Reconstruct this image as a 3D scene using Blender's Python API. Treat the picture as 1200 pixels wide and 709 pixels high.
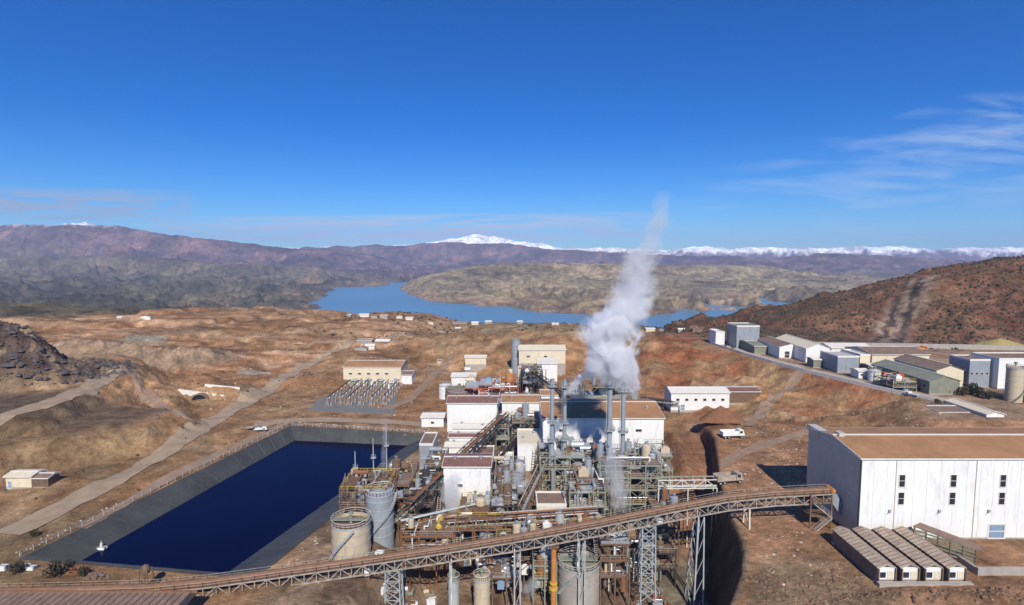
import bpy, math, random
import numpy as np
from mathutils import Vector
for _o in list(bpy.data.objects): bpy.data.objects.remove(_o)
SC = bpy.context.scene
COL = SC.collection
R = math.radians

# ------------------------------------------------------------------ camera
FPX, HOR, CAMZ = 650.0, 300.0, 70.0            # focal length and horizon in photo pixels, camera height
PITCH = math.atan((354.5-HOR)/FPX)
cam = bpy.data.cameras.new('camera'); camo = bpy.data.objects.new('camera', cam); COL.objects.link(camo)
camo.location = (0, 0, CAMZ); camo.rotation_euler = (R(90)-PITCH, 0, 0)
cam.sensor_fit = 'HORIZONTAL'; cam.sensor_width = 36; cam.lens = 36*FPX/1200
cam.clip_start = 1; cam.clip_end = 60000
SC.camera = camo

# ------------------------------------------------------------------ light
SUN_DIR = Vector((0.10, -0.76, 0.655)).normalized()           # towards the sun: behind the camera, a little to the right
SUN_EL = math.asin(SUN_DIR.z); SUN_AZ = math.atan2(SUN_DIR.x, SUN_DIR.y)
sl = bpy.data.lights.new('sun', 'SUN'); so = bpy.data.objects.new('sun', sl); COL.objects.link(so)
sl.energy = 5.0; sl.angle = R(0.5); sl.color = (1.0, 0.94, 0.85)
so.location = (60, -100, 200); so.rotation_euler = SUN_DIR.to_track_quat('Z', 'Y').to_euler()
SC.view_settings.view_transform = 'Standard'; SC.view_settings.look = 'None'
SC.view_settings.exposure = 0.12; SC.view_settings.gamma = 1.0
SC.render.engine = 'CYCLES'
SC.cycles.use_denoising = True
SC.cycles.max_bounces = 6; SC.cycles.diffuse_bounces = 2; SC.cycles.glossy_bounces = 2
SC.cycles.volume_bounces = 12; SC.cycles.transparent_max_bounces = 6
SC.cycles.volume_step_rate = 1.0; SC.cycles.volume_max_steps = 128

W = bpy.data.worlds.new('World'); SC.world = W; W.use_nodes = True
def world_nodes():
    nt = W.node_tree; N = nt.nodes; L = nt.links
    bg = N['Background']; bg.inputs['Strength'].default_value = 0.10
    sky = N.new('ShaderNodeTexSky'); sky.sky_type = 'NISHITA'; sky.sun_disc = False
    sky.sun_elevation = SUN_EL; sky.sun_rotation = SUN_AZ
    sky.altitude = 1500; sky.air_density = 1.0; sky.dust_density = 0.3; sky.ozone_density = 3.5
    hs = N.new('ShaderNodeHueSaturation'); hs.inputs['Saturation'].default_value = 1.5; hs.inputs['Value'].default_value = 0.86
    hs.inputs['Hue'].default_value = 0.505
    L.new(sky.outputs[0], hs.inputs['Color'])
    tc = N.new('ShaderNodeTexCoord'); sp = N.new('ShaderNodeSeparateXYZ'); L.new(tc.outputs['Generated'], sp.inputs[0])
    def M(op, a, b=None, clamp=False):
        n = N.new('ShaderNodeMath'); n.operation = op; n.use_clamp = clamp
        for i, q in enumerate((a, b)):
            if q is None: continue
            if isinstance(q, (int, float)): n.inputs[i].default_value = q
            else: L.new(q, n.inputs[i])
        return n.outputs[0]
    x, y, z = sp.outputs
    yy = M('MAXIMUM', y, 0.05); a = M('DIVIDE', x, yy); e = M('DIVIDE', z, yy)
    def noise(sx, sy, det, seed, rough=0.6):
        c = N.new('ShaderNodeCombineXYZ'); L.new(M('MULTIPLY', a, sx), c.inputs[0]); L.new(M('MULTIPLY', e, sy), c.inputs[1]); c.inputs[2].default_value = seed
        n = N.new('ShaderNodeTexNoise'); n.inputs['Scale'].default_value = 1; n.inputs['Detail'].default_value = det; n.inputs['Roughness'].default_value = rough
        n.inputs['Distortion'].default_value = 0.4
        L.new(c.outputs[0], n.inputs['Vector']); return n.outputs['Fac']
    def bump(v, c, w):                                        # smooth bump around c
        d = M('DIVIDE', M('ABSOLUTE', M('SUBTRACT', v, c)), w)
        return M('SUBTRACT', 1.0, M('MULTIPLY', d, d), True)
    def cloud(ca, wa, ce, we, sl_, sx, sy, seed, lo, gain):
        ee = M('SUBTRACT', e, M('MULTIPLY', M('SUBTRACT', a, ca), sl_))
        m = M('MULTIPLY', bump(a, ca, wa), bump(ee, ce, we))
        m = M('POWER', m, 0.5)
        n = M('SUBTRACT', noise(sx, sy, 6, seed), lo)
        n = M('MULTIPLY', n, gain)
        return M('MULTIPLY', m, M('MAXIMUM', M('ADD', n, 0.0, True), 0.0), True)
    front = M('GREATER_THAN', y, 0.1)
    lay = [ (cloud(-0.86, 0.30, 0.093, 0.030, -0.02, 12, 95, 3.1, 0.37, 5.0), (3.3, 4.3, 6.0), 1.0),
            (cloud(-0.18, 0.48, 0.047, 0.028, 0.012, 11, 110, 8.7, 0.37, 5.0), (4.9, 6.0, 7.8), 1.0),
            (cloud(0.80, 0.55, 0.17, 0.115, 0.30, 4.5, 34, 5.3, 0.46, 3.4), (5.6, 6.8, 8.4), 0.5),
            (cloud(0.95, 0.35, 0.235, 0.05, 0.25, 6, 40, 1.7, 0.42, 3.0), (6.0, 7.0, 8.2), 0.5),
            (cloud(0.45, 0.35, 0.02, 0.03, 0.0, 6, 60, 12.7, 0.45, 3.0), (4.5, 5.4, 7.0), 0.45)]
    tn = N.new('ShaderNodeMix'); tn.data_type = 'RGBA'; tn.blend_type = 'MULTIPLY'; tn.inputs['Factor'].default_value = 1
    L.new(hs.outputs[0], tn.inputs['A']); tn.inputs['B'].default_value = (0.50, 0.95, 1.26, 1)
    cur = tn.outputs['Result']
    for fac, colr, op in lay:
        mx = N.new('ShaderNodeMix'); mx.data_type = 'RGBA'
        L.new(M('MULTIPLY', M('MULTIPLY', fac, op), front), mx.inputs['Factor'])
        L.new(cur, mx.inputs['A']); mx.inputs['B'].default_value = (*colr, 1); cur = mx.outputs['Result']
    L.new(cur, bg.inputs['Color'])
world_nodes()

# ------------------------------------------------------------------ photo pixel -> world
cp, sp_ = math.cos(PITCH), math.sin(PITCH)
def ray(px, py):
    u = (px-600)/FPX; v = (354.5-py)/FPX
    return u, cp + v*sp_, -sp_ + v*cp
def G(px, py, z=0.0):
    dx, dy, dz = ray(px, py); t = (z-CAMZ)/dz
    return (dx*t, dy*t)
def at(px, py, Y):
    dx, dy, dz = ray(px, py); t = Y/dy
    return Vector((dx*t, Y, CAMZ+dz*t))

# ------------------------------------------------------------------ noise and terrain heights
_rs = np.random.RandomState(7); PERM = _rs.permutation(1024)
GR = np.stack([np.cos(np.linspace(0, 2*np.pi, 64, endpoint=False)), np.sin(np.linspace(0, 2*np.pi, 64, endpoint=False))], 1)
def gnoise(x, y, seed=0):
    xi = np.floor(x).astype(np.int64); yi = np.floor(y).astype(np.int64); fx = x-xi; fy = y-yi
    u = fx*fx*fx*(fx*(fx*6-15)+10); v = fy*fy*fy*(fy*(fy*6-15)+10)
    def g(ix, iy, dx, dy):
        h = PERM[(PERM[(ix+seed*57) & 1023] + iy) & 1023] & 63
        return GR[h, 0]*dx + GR[h, 1]*dy
    a = g(xi, yi, fx, fy); b = g(xi+1, yi, fx-1, fy); c = g(xi, yi+1, fx, fy-1); d = g(xi+1, yi+1, fx-1, fy-1)
    return ((a+(b-a)*u) + ((c+(d-c)*u)-(a+(b-a)*u))*v)*1.5
def fbm(x, y, sc, oct=4, seed=0, gain=0.5):
    r = 0; a = 1.0; t = 0
    for o in range(oct):
        r = r + a*gnoise(x/sc, y/sc, seed+o); t += a; a *= gain; sc = sc/2.03
    return r/t*1.6
def ridged(x, y, sc, oct=5, seed=0, gain=0.5):
    r = 0; a = 1.0; t = 0; w = 1.0
    for o in range(oct):
        n = 1-np.abs(gnoise(x/sc, y/sc, seed+o))*1.6; n = np.clip(n, 0, 1)**2
        r = r + a*n*w; w = np.clip(n*1.4, 0, 1); t += a; a *= gain; sc = sc/2.07
    return r/t
def ss(a, b, x):
    t = np.clip((x-a)/(b-a), 0, 1); return t*t*(3-2*t)
def polysd(x, y, P):                                          # signed distance, negative inside
    d = np.full(x.shape, 1e9); ins = np.zeros(x.shape, bool); n = len(P)
    for i in range(n):
        ax, ay = P[i]; bx, by = P[(i+1) % n]; ex, ey = bx-ax, by-ay
        t = np.clip(((x-ax)*ex+(y-ay)*ey)/(ex*ex+ey*ey+1e-9), 0, 1)
        d = np.minimum(d, np.hypot(x-ax-t*ex, y-ay-t*ey))
        c = ((ay > y) != (by > y)); s = (bx-ax)*(y-ay)/((by-ay) if by != ay else 1e-9)+ax
        ins ^= (c & (x < s))
    return np.where(ins, -d, d)
def lined(x, y, P):                                           # distance to a polyline and the value carried along it
    d = np.full(x.shape, 1e9); v = np.zeros(x.shape)
    for i in range(len(P)-1):
        ax, ay, az = P[i]; bx, by, bz = P[i+1]; ex, ey = bx-ax, by-ay
        t = np.clip(((x-ax)*ex+(y-ay)*ey)/(ex*ex+ey*ey+1e-9), 0, 1)
        q = np.hypot(x-ax-t*ex, y-ay-t*ey); m = q < d
        d = np.where(m, q, d); v = np.where(m, az+t*(bz-az), v)
    return d, v
def P3(lst, Y=None):
    return [(lambda w: (w.x, w.y, w.z))(at(a, b, c)) for a, b, c in lst]

POND = [G(30, 653), G(340, 500), G(508, 510), G(300, 676)]
POND_W = [G(92, 658, -3.5), G(345, 516, -3.5), G(478, 522, -3.5), G(262, 676, -3.5)]
TERR = [(142, 186), (160, 214), (144, 262), (120, 352), (140, 420), (300, 470), (700, 430), (700, 170), (230, 178)]
L14 = [G(158, 430, 14), G(140, 440, 14), G(95, 458, 14), G(30, 487, 14), (-182, 186), (-500, 150), (-500, 320), (-240, 330)]
L9 = [(-500, 90), (-210, 150), (-168, 172), (-140, 200), (-135, 215), (-170, 225), (-500, 200)]
PENIN = [(-480, 2402), (-330, 2050), (-170, 1841), (49, 1601), (243, 1540), (400, 1500), (520, 1530), (640, 1640), (760, 1650), (1000, 1700), (2600, 2200), (2600, 6000), (-500, 6000), (-640, 3100), (-600, 2700)]
LEFTL = [(-450, 1200), (-500, 1500), (-560, 1842), (-690, 2125), (-770, 2570), (-840, 2990), (-700, 3120), (-640, 3500), (-640, 6000), (-9000, 6000), (-9000, 900), (-1200, 700)]
RIDGE_L = P3([(-260, 262, 5200), (-60, 264, 5200), (60, 263, 5200), (125, 264, 5300), (180, 271, 5300), (250, 281, 5300), (310, 287, 5400), (380, 292, 5600), (440, 300, 6000)])
RIDGE_L2 = P3([(-200, 300, 3900), (0, 302, 3900), (150, 300, 3900), (260, 308, 3800), (360, 312, 3900), (440, 318, 4100)])
RIDGE_C = P3([(360, 289, 7000), (450, 288, 7000), (520, 284, 7200), (580, 285, 7200), (640, 291, 7000), (740, 297, 6800), (860, 300, 6600)])
PEAK_C = P3([(250, 289, 8600), (380, 290, 8700), (470, 287, 8700), (520, 281, 8700), (556, 274, 8700), (600, 281, 8700), (660, 289, 8900), (760, 291, 9000), (850, 290, 9000), (980, 289, 9000), (1100, 290, 9000), (1200, 289, 9000), (1400, 288, 9000)])
PEAK_L = P3([(-100, 270, 8600), (50, 265, 8600), (100, 260, 8600), (140, 268, 8600), (260, 286, 8600)])
RIDGE_R = P3([(800, 309, 5400), (880, 305, 5300), (960, 297, 5200), (1020, 299, 5200), (1110, 302, 5000), (1180, 306, 4800), (1400, 300, 4800)])
RIDGE_M = P3([(520, 322, 2900), (560, 312, 3100), (620, 308, 3200), (700, 307, 3300), (800, 309, 3500), (900, 312, 3600)])
HILL_R = P3([(862, 392, 420), (885, 384, 428), (915, 374, 436), (1000, 350, 448), (1060, 330, 452), (1130, 312, 456), (1200, 301, 456), (1330, 290, 460), (1600, 285, 460)])
ROCK_L = P3([(-120, 350, 235), (-20, 372, 245), (18, 380, 250), (50, 398, 256), (75, 420, 262)])
_bk = sorted([(y, x) for x, y in (G(a, b, 6) for a, b in ((836, 512), (840, 535), (843, 560), (848, 590), (862, 618), (871, 645), (868, 672), (858, 700), (850, 720)))])
def bankx(y): return np.interp(y, [60]+[q[0] for q in _bk]+[230], [36]+[q[1] for q in _bk]+[_bk[-1][1]+6])
def bankw(y): return np.interp(y, [100, 118, 130, 142, 155], [2.5, 5.5, 5.5, 2.5, 1.3])

def hnear(x, y):
    f1 = fbm(x, y, 60, 5, 3); f2 = fbm(x, y, 14, 4, 11)
    h = 0.5*f1 + 0.25*f2
    # rough rising ground at the back of the plateau, with benches
    rb = ss(300, 500, y)*(2.0+5.0*ss(-60, -200, x)) + f1*4*ss(285, 400, y)*ss(600, 480, y)
    lf = ss(-50, -95, x)*ss(270, 300, y)
    bench = 3.0; q = (9*ss(285, 540, y)+2.6*f1+0.02*(-x-60))/bench; qb = (np.floor(q)+ss(0.72, 1.0, q-np.floor(q)))*bench
    h = h + rb*(1-lf) + (qb+1.5*lf)*lf
    h = h + 3.0*(ridged(x, y, 45, 4, 21)-0.35)*ss(290, 360, y)*ss(640, 520, y)*(1-.6*lf)
    # low knolls on the left slope
    h = h + ss(-85, -125, x-(y-230)*0.0)*(2.2*fbm(x, y, 34, 4, 31)+1.2)*ss(140, 175, y)
    d = polysd(x, y, L14); w = 1-ss(0, 24, d+5*f2); h = h+(14-h)*w; h = h+1.7*(ridged(x, y, 11, 4, 83)-.4)*np.clip(4*w*(1-w), 0, 1)
    d = polysd(x, y, L9); w = (1-ss(0, 17, d+4*f2)); h = np.maximum(h, h+(9-h)*w); h = h+1.5*(ridged(x, y, 9, 4, 87)-.4)*np.clip(4*w*(1-w), 0, 1)
    d, v = lined(x, y, [(-196, 270, 13.5), (-172, 262, 10.5), (-152, 240, 6), (-143, 222, 3)])
    h = np.where(d < 40, np.maximum(h, v*np.exp(-(d/12)**2)+1.3*ridged(x, y, 9, 3, 89)-.6-d*.05), h)
    h = h+1.5*(ridged(x, y+.3*x, 20, 5, 93)-.35)*ss(-75, -115, x)*ss(262, 285, y)*ss(560, 500, y)
    # centre mounds
    d, v = lined(x, y, [(-80, 405, 11), (-30, 398, 14), (-5, 385, 15), (35, 372, 20), (62, 378, 18.5), (80, 400, 12)])
    h = np.where(d < 95, np.maximum(h, v*np.exp(-(d/38)**2)+2.2*f2+1.6*ridged(x, y, 18, 3, 5)-1.2-d*0.04), h)
    d, v = lined(x, y, [(86, 330, 12), (104, 372, 16.5), (120, 400, 14)])
    h = np.where(d < 95, np.maximum(h, v*np.exp(-(d/40)**2)+2.4*f2+1.6*ridged(x, y, 22, 3, 9)-1.5-d*0.04), h)
    # big building pad and plant pad
    bw = bankw(y); bk = x-bankx(y)+bw; pad = np.clip(bk/bw, 0, 1)*(1-ss(196, 226, y))
    low = -13*(1-ss(143, 176, y))*ss(-35, -20, x)*(1-np.clip(bk/bw, 0, 1))
    flat = (1-ss(215, 240, y))*ss(-60, -40, x)
    h = h*(1-flat*0.88) + low + (6.0)*pad
    d, v = lined(x, y, [(55, 150, 1.0), (57, 165, 3.2), (60, 180, 4.2), (63, 196, 4.5), (66, 206, 3)]); d = np.abs(x-np.interp(y, [140, 215], [50.5, 62.5])); h = h+4.2*np.exp(-(d/3.6)**2)*ss(150, 168, y)*ss(214, 200, y)*(1+.3*f2)
    # rising gully to the terrace
    h = h + 5.0*ss(80, 125, x)*ss(185, 240, y)*(1-ss(300, 360, y)) + 5.0*ridged(x+0.4*y, y, 34, 6, 41)*ss(60, 100, x)*ss(196, 225, y)*(1-ss(340, 400, y))
    d = polysd(x, y, TERR); w = 1-ss(0, 22, d+2.5*f2); h = h+(15-h)*w
    d = np.hypot(x-81, y-212); h = h+4.6*np.clip(1-d/8.5, 0, 1)
    d, v = lined(x, y, [(122, 205, 3.2), (137, 210, 3.6), (146, 204, 2.5)]); h = h + v*np.exp(-(d/6)**2)
    # rubble berm in the right foreground
    d, v = lined(x, y, [(48, 88, 1), (62, 94, 1.6), (78, 97.5, 1.9), (96, 98, 1.9), (140, 99, 2.2)])
    h = h + v*np.exp(-(d/4.5)**2)*(0.8+0.5*fbm(x, y, 5, 3, 77))
    # rocky hill, left
    d, v = lined(x, y, ROCK_L)
    rk = (v-10)*np.exp(-(d/27)**2)+10*(1-ss(26, 58, d))+9*(ridged(x, y, 22, 5, 61)-0.55)*np.exp(-(d/40)**2)
    h = np.where(d < 60, np.maximum(h, rk), h)
    d, v = lined(x, y, [(-270, 330, 22), (-225, 322, 20), (-205, 330, 16), (-190, 345, 14)])
    h = np.where(d < 50, np.maximum(h, v*np.exp(-(d/20)**2)+5*ridged(x, y, 16, 4, 66)-3-d*.1), h)
    cm = np.exp(-((x+143)/17)**4)*ss(257, 259, y)*ss(290, 268, y)*5.2; h = h+cm
    # pond basin
    d = polysd(x, y, POND); h = h*(ss(0, 9, d)) + np.where(d < 0, 0, 0.0)
    h = np.where(d < -0.6, np.maximum(-8.5, (d+0.6)*1.4-0.4), h)
    return h
def H(x, y):
    x = np.asarray(x, float); y = np.asarray(y, float)
    h = hnear(x, y)
    edge = 560+fbm(x, y*0, 160, 3, 91)*40-ss(60, 200, x)*70
    far = -124+12*fbm(x, y, 500, 4, 101)
    g = fbm(x, y, 420, 5, 121); wx = x+170*fbm(x, y, 520, 4, 181)+40*fbm(x, y, 130, 3, 183); wy = y+170*fbm(x, y, 520, 4, 191)+40*fbm(x, y, 130, 3, 193); rg = ridged(wx, wy, 700, 7, 131, .55); rg2 = ridged(wx, wy, 260, 6, 141, .56)
    d = polysd(x, y, LEFTL)+45*g; w = ss(40, -160, d)
    far = far + w*(14+62*rg2+0.020*np.clip(-d, 0, 2200))
    d = polysd(x, y, PENIN)+40*g; w = ss(30, -190, d)
    far = far + w*(16+62*rg2+12*g)
    rgP = ridged(x+260*fbm(x, y, 900, 3, 185), y+260*fbm(x, y, 900, 3, 195), 1500, 6, 151, .48)
    crest = fbm(x, y, 620, 5, 251, .6)*1.1
    def addridge(far, P, wd, amp, f, rg=rg):
        d, v = lined(x, y, P)
        e = np.exp(-(d/wd)**2); v = v + crest*(.0045*P[len(P)//2][1]+4)
        r = -100+(v+100)*np.maximum(0, 1-d/(wd*1.55))**1.15*(1-f*(1-rg)*ss(0, wd*0.5, d)) + amp*(rg2-0.6)*e*ss(-10, wd*.25, d)
        return np.maximum(far, r-70*ss(wd*1.15, wd*1.55, d))
    far = np.where(w > 0.01, far+(addridge(far, RIDGE_M, 900, 40, 0.45)-far)*w, far)
    far = addridge(far, RIDGE_L2, 620, 130, 0.6)
    far = addridge(far, RIDGE_L, 1350, 90, 0.8, .5*rg+.5*rgP)
    far = addridge(far, RIDGE_R, 1300, 60, 0.7, .5*rg+.5*rgP)
    far = addridge(far, RIDGE_C, 1400, 60, 0.75, .5*rg+.5*rgP)
    far = addridge(far, PEAK_C, 1300, 50, 0.8, rgP)
    far = addridge(far, PEAK_L, 1100, 30, 0.7, rgP)
    t = ss(0, 300, y-edge)
    h = h*(1-t) + far*t
    d, v = lined(x, y, HILL_R)
    front = np.where(y < 500, 1, 0)
    wf = 78*ss(130, 320, x)+34
    r = v*np.exp(-(d/np.where(y > 440+0.06*(x-200), 150, wf))**2.0)-0 + (9*(ridged(x, y, 60, 5, 171)-0.5)+1.2*fbm(x, y, 10, 3, 5))*ss(0, 50, d)*np.exp(-(d/190)**2)
    r = r - 60*ss(150, 90, x) - 40*ss(330, 300, y) - 150*ss(90, 330, d)*ss(440, 470, y)
    h = np.maximum(h, np.where(d < 420, r, -999))
    return h
def hz(x, y): return float(H(np.array([x]), np.array([y]))[0])
_cache_r = np.concatenate([np.arange(90, 300, 0.7), np.arange(300, 640, 2.0)])
def GH(px, py):                                               # where the view ray meets the ground
    dx, dy, dz = ray(px, py)
    t = _cache_r/dy; X = dx*t; Y = _cache_r; Z = CAMZ+dz*t
    b = H(X, Y) >= Z
    i = int(np.argmax(b)) if b.any() else len(Y)-1
    return Vector((X[i], Y[i], Z[i]))

# ------------------------------------------------------------------ materials
MATS = {}
def mat(name, colr, rough=0.8, metal=0.0, var=0.18, scale=0.6, stain=None, stain_amt=0.35, bump=0.0, bscale=6.0, spec=0.3, ribs=None):
    if name in MATS: return MATS[name]
    m = bpy.data.materials.new(name); m.use_nodes = True; nt = m.node_tree; N = nt.nodes; L = nt.links
    b = N['Principled BSDF']; b.inputs['Roughness'].default_value = rough; b.inputs['Metallic'].default_value = metal
    b.inputs['Specular IOR Level'].default_value = spec
    ge = N.new('ShaderNodeNewGeometry')
    n1 = N.new('ShaderNodeTexNoise'); n1.inputs['Scale'].default_value = scale; n1.inputs['Detail'].default_value = 6; n1.inputs['Roughness'].default_value = 0.65
    L.new(ge.outputs['Position'], n1.inputs['Vector'])
    r = N.new('ShaderNodeValToRGB'); r.color_ramp.elements[0].position = 0.3; r.color_ramp.elements[1].position = 0.72
    c = np.array(colr); r.color_ramp.elements[0].color = (*(c*(1-var)), 1); r.color_ramp.elements[1].color = (*np.minimum(c*(1+var), 0.95), 1)
    L.new(n1.outputs['Fac'], r.inputs[0]); out = r.outputs[0]
    if stain is not None:
        mp = N.new('ShaderNodeMapping'); mp.inputs['Scale'].default_value = (1.1, 1.1, 0.22); L.new(ge.outputs['Position'], mp.inputs[0])
        n2 = N.new('ShaderNodeTexNoise'); n2.inputs['Scale'].default_value = 0.9; n2.inputs['Detail'].default_value = 8; n2.inputs['Roughness'].default_value = 0.7
        L.new(mp.outputs[0], n2.inputs['Vector'])
        r2 = N.new('ShaderNodeValToRGB'); r2.color_ramp.elements[0].position = 0.5; r2.color_ramp.elements[1].position = 0.75
        r2.color_ramp.elements[1].color = (stain_amt*2, stain_amt*2, stain_amt*2, 1); L.new(n2.outputs['Fac'], r2.inputs[0])
        mx = N.new('ShaderNodeMix'); mx.data_type = 'RGBA'; L.new(r2.outputs[0], mx.inputs['Factor']); L.new(out, mx.inputs['A'])
        mx.inputs['B'].default_value = (*stain, 1); out = mx.outputs['Result']
    L.new(out, b.inputs['Base Color'])
    if bump:
        n3 = N.new('ShaderNodeTexNoise'); n3.inputs['Scale'].default_value = bscale; n3.inputs['Detail'].default_value = 5
        L.new(ge.outputs['Position'], n3.inputs['Vector'])
        bp = N.new('ShaderNodeBump'); bp.inputs['Strength'].default_value = bump; bp.inputs['Distance'].default_value = 0.3
        L.new(n3.outputs['Fac'], bp.inputs['Height']); L.new(bp.outputs[0], b.inputs['Normal'])
    if ribs:
        wv = N.new('ShaderNodeTexWave'); wv.bands_direction = ribs[0]; wv.inputs['Scale'].default_value = ribs[1]
        L.new(ge.outputs['Position'], wv.inputs['Vector'])
        bp = N.new('ShaderNodeBump'); bp.inputs['Strength'].default_value = 0.25; bp.inputs['Distance'].default_value = 0.12
        L.new(wv.outputs['Fac'], bp.inputs['Height']); L.new(bp.outputs[0], b.inputs['Normal'])
    MATS[name] = m; return m
RUST = (0.17, 0.075, 0.035)
m_white = mat('white cladding', (0.76, 0.76, 0.73), 0.6, var=0.05, scale=0.15, stain=(0.46, 0.40, 0.31), stain_amt=0.26, ribs=('X', 1.2))
m_cream = mat('cream cladding', (0.66, 0.58, 0.42), 0.65, var=0.08, stain=(0.40, 0.30, 0.2), stain_amt=0.2)
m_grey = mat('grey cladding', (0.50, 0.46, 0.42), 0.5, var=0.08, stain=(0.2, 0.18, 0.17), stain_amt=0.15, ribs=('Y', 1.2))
m_roofb = mat('brown roof sheet', (0.36, 0.19, 0.085), 0.7, var=0.25, scale=0.12, stain=(0.42, 0.30, 0.2), stain_amt=0.3, ribs=('X', 0.9))
m_roofd = mat('dusty dark roof', (0.20, 0.135, 0.10), 0.8, var=0.25, scale=0.3, stain=(0.35, 0.26, 0.19), stain_amt=0.3)
m_roofg = mat('grey green roof', (0.20, 0.21, 0.16), 0.7, var=0.2, scale=0.3, stain=(0.33, 0.27, 0.2), stain_amt=0.3)
m_roofm = mat('maroon roof', (0.20, 0.10, 0.08), 0.7, var=0.2, stain=(0.35, 0.25, 0.2), stain_amt=0.3)
m_trim = mat('pale trim', (0.70, 0.66, 0.58), 0.5, var=0.08)
m_glass = mat('dark window glass', (0.025, 0.03, 0.04), 0.12, var=0.3, spec=0.6)
m_blue = mat('blue grey door', (0.22, 0.30, 0.42), 0.5, var=0.08)
m_conc = mat('concrete', (0.36, 0.33, 0.29), 0.9, var=0.15, stain=(0.22, 0.17, 0.12), stain_amt=0.25)
m_beige = mat('beige tank paint', (0.52, 0.43, 0.30), 0.6, var=0.1, stain=(0.27, 0.18, 0.1), stain_amt=0.25)
m_steel = mat('galvanised steel', (0.46, 0.48, 0.47), 0.5, 0.25, var=0.2)
m_green = mat('grey green steel', (0.25, 0.27, 0.20), 0.6, var=0.25, scale=1.5, stain=RUST, stain_amt=0.3)
m_dark = mat('dark steel', (0.05, 0.045, 0.045), 0.7, var=0.4, scale=1.0)
m_rust = mat('rusty steel', (0.23, 0.105, 0.05), 0.8, var=0.35, scale=1.2)
m_brown = mat('brown steel', (0.16, 0.10, 0.065), 0.75, var=0.3, scale=1.0)
m_yellow = mat('yellow paint', (0.55, 0.38, 0.06), 0.6, var=0.2)
m_orange = mat('orange paint', (0.50, 0.20, 0.05), 0.6, var=0.15)
m_red = mat('red oxide paint', (0.36, 0.09, 0.05), 0.7, var=0.25, scale=1.0)
m_silver = mat('aluminium lagging', (0.60, 0.61, 0.62), 0.38, 0.6, var=0.12)
m_tankg = mat('grey tank paint', (0.27, 0.30, 0.33), 0.5, var=0.12, stain=(0.2, 0.12, 0.07), stain_amt=0.25)
m_slurry = mat('slurry', (0.20, 0.13, 0.085), 0.35, var=0.2)
m_slurryg = mat('pale slurry', (0.24, 0.24, 0.19), 0.35, var=0.2)
m_belt = mat('dusty conveyor hood', (0.24, 0.135, 0.08), 0.8, var=0.25, scale=0.5, stain=(0.18, 0.08, 0.045), stain_amt=0.3)
m_dusty = mat('dusty pale steel', (0.36, 0.31, 0.26), 0.7, var=0.35, scale=0.8, stain=(0.18, 0.09, 0.05), stain_amt=0.4)
m_rubber = mat('black rubber', (0.02, 0.02, 0.02), 0.8, var=0.2)
m_foliage = mat('dusty foliage', (0.052, 0.047, 0.027), 0.9, var=0.45, scale=2.0)
m_bark = mat('bark', (0.10, 0.075, 0.05), 0.9, var=0.3)
m_rockd = mat('dark rock', (0.10, 0.085, 0.08), 0.9, var=0.4, scale=0.8)
m_rockl = mat('pale stone', (0.42, 0.34, 0.27), 0.9, var=0.3, scale=0.8)
m_liner = mat('pond liner', (0.055, 0.058, 0.055), 0.55, var=0.3, scale=0.12, stain=(0.11, 0.10, 0.085), stain_amt=0.35, bump=0.15, bscale=0.8)

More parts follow.
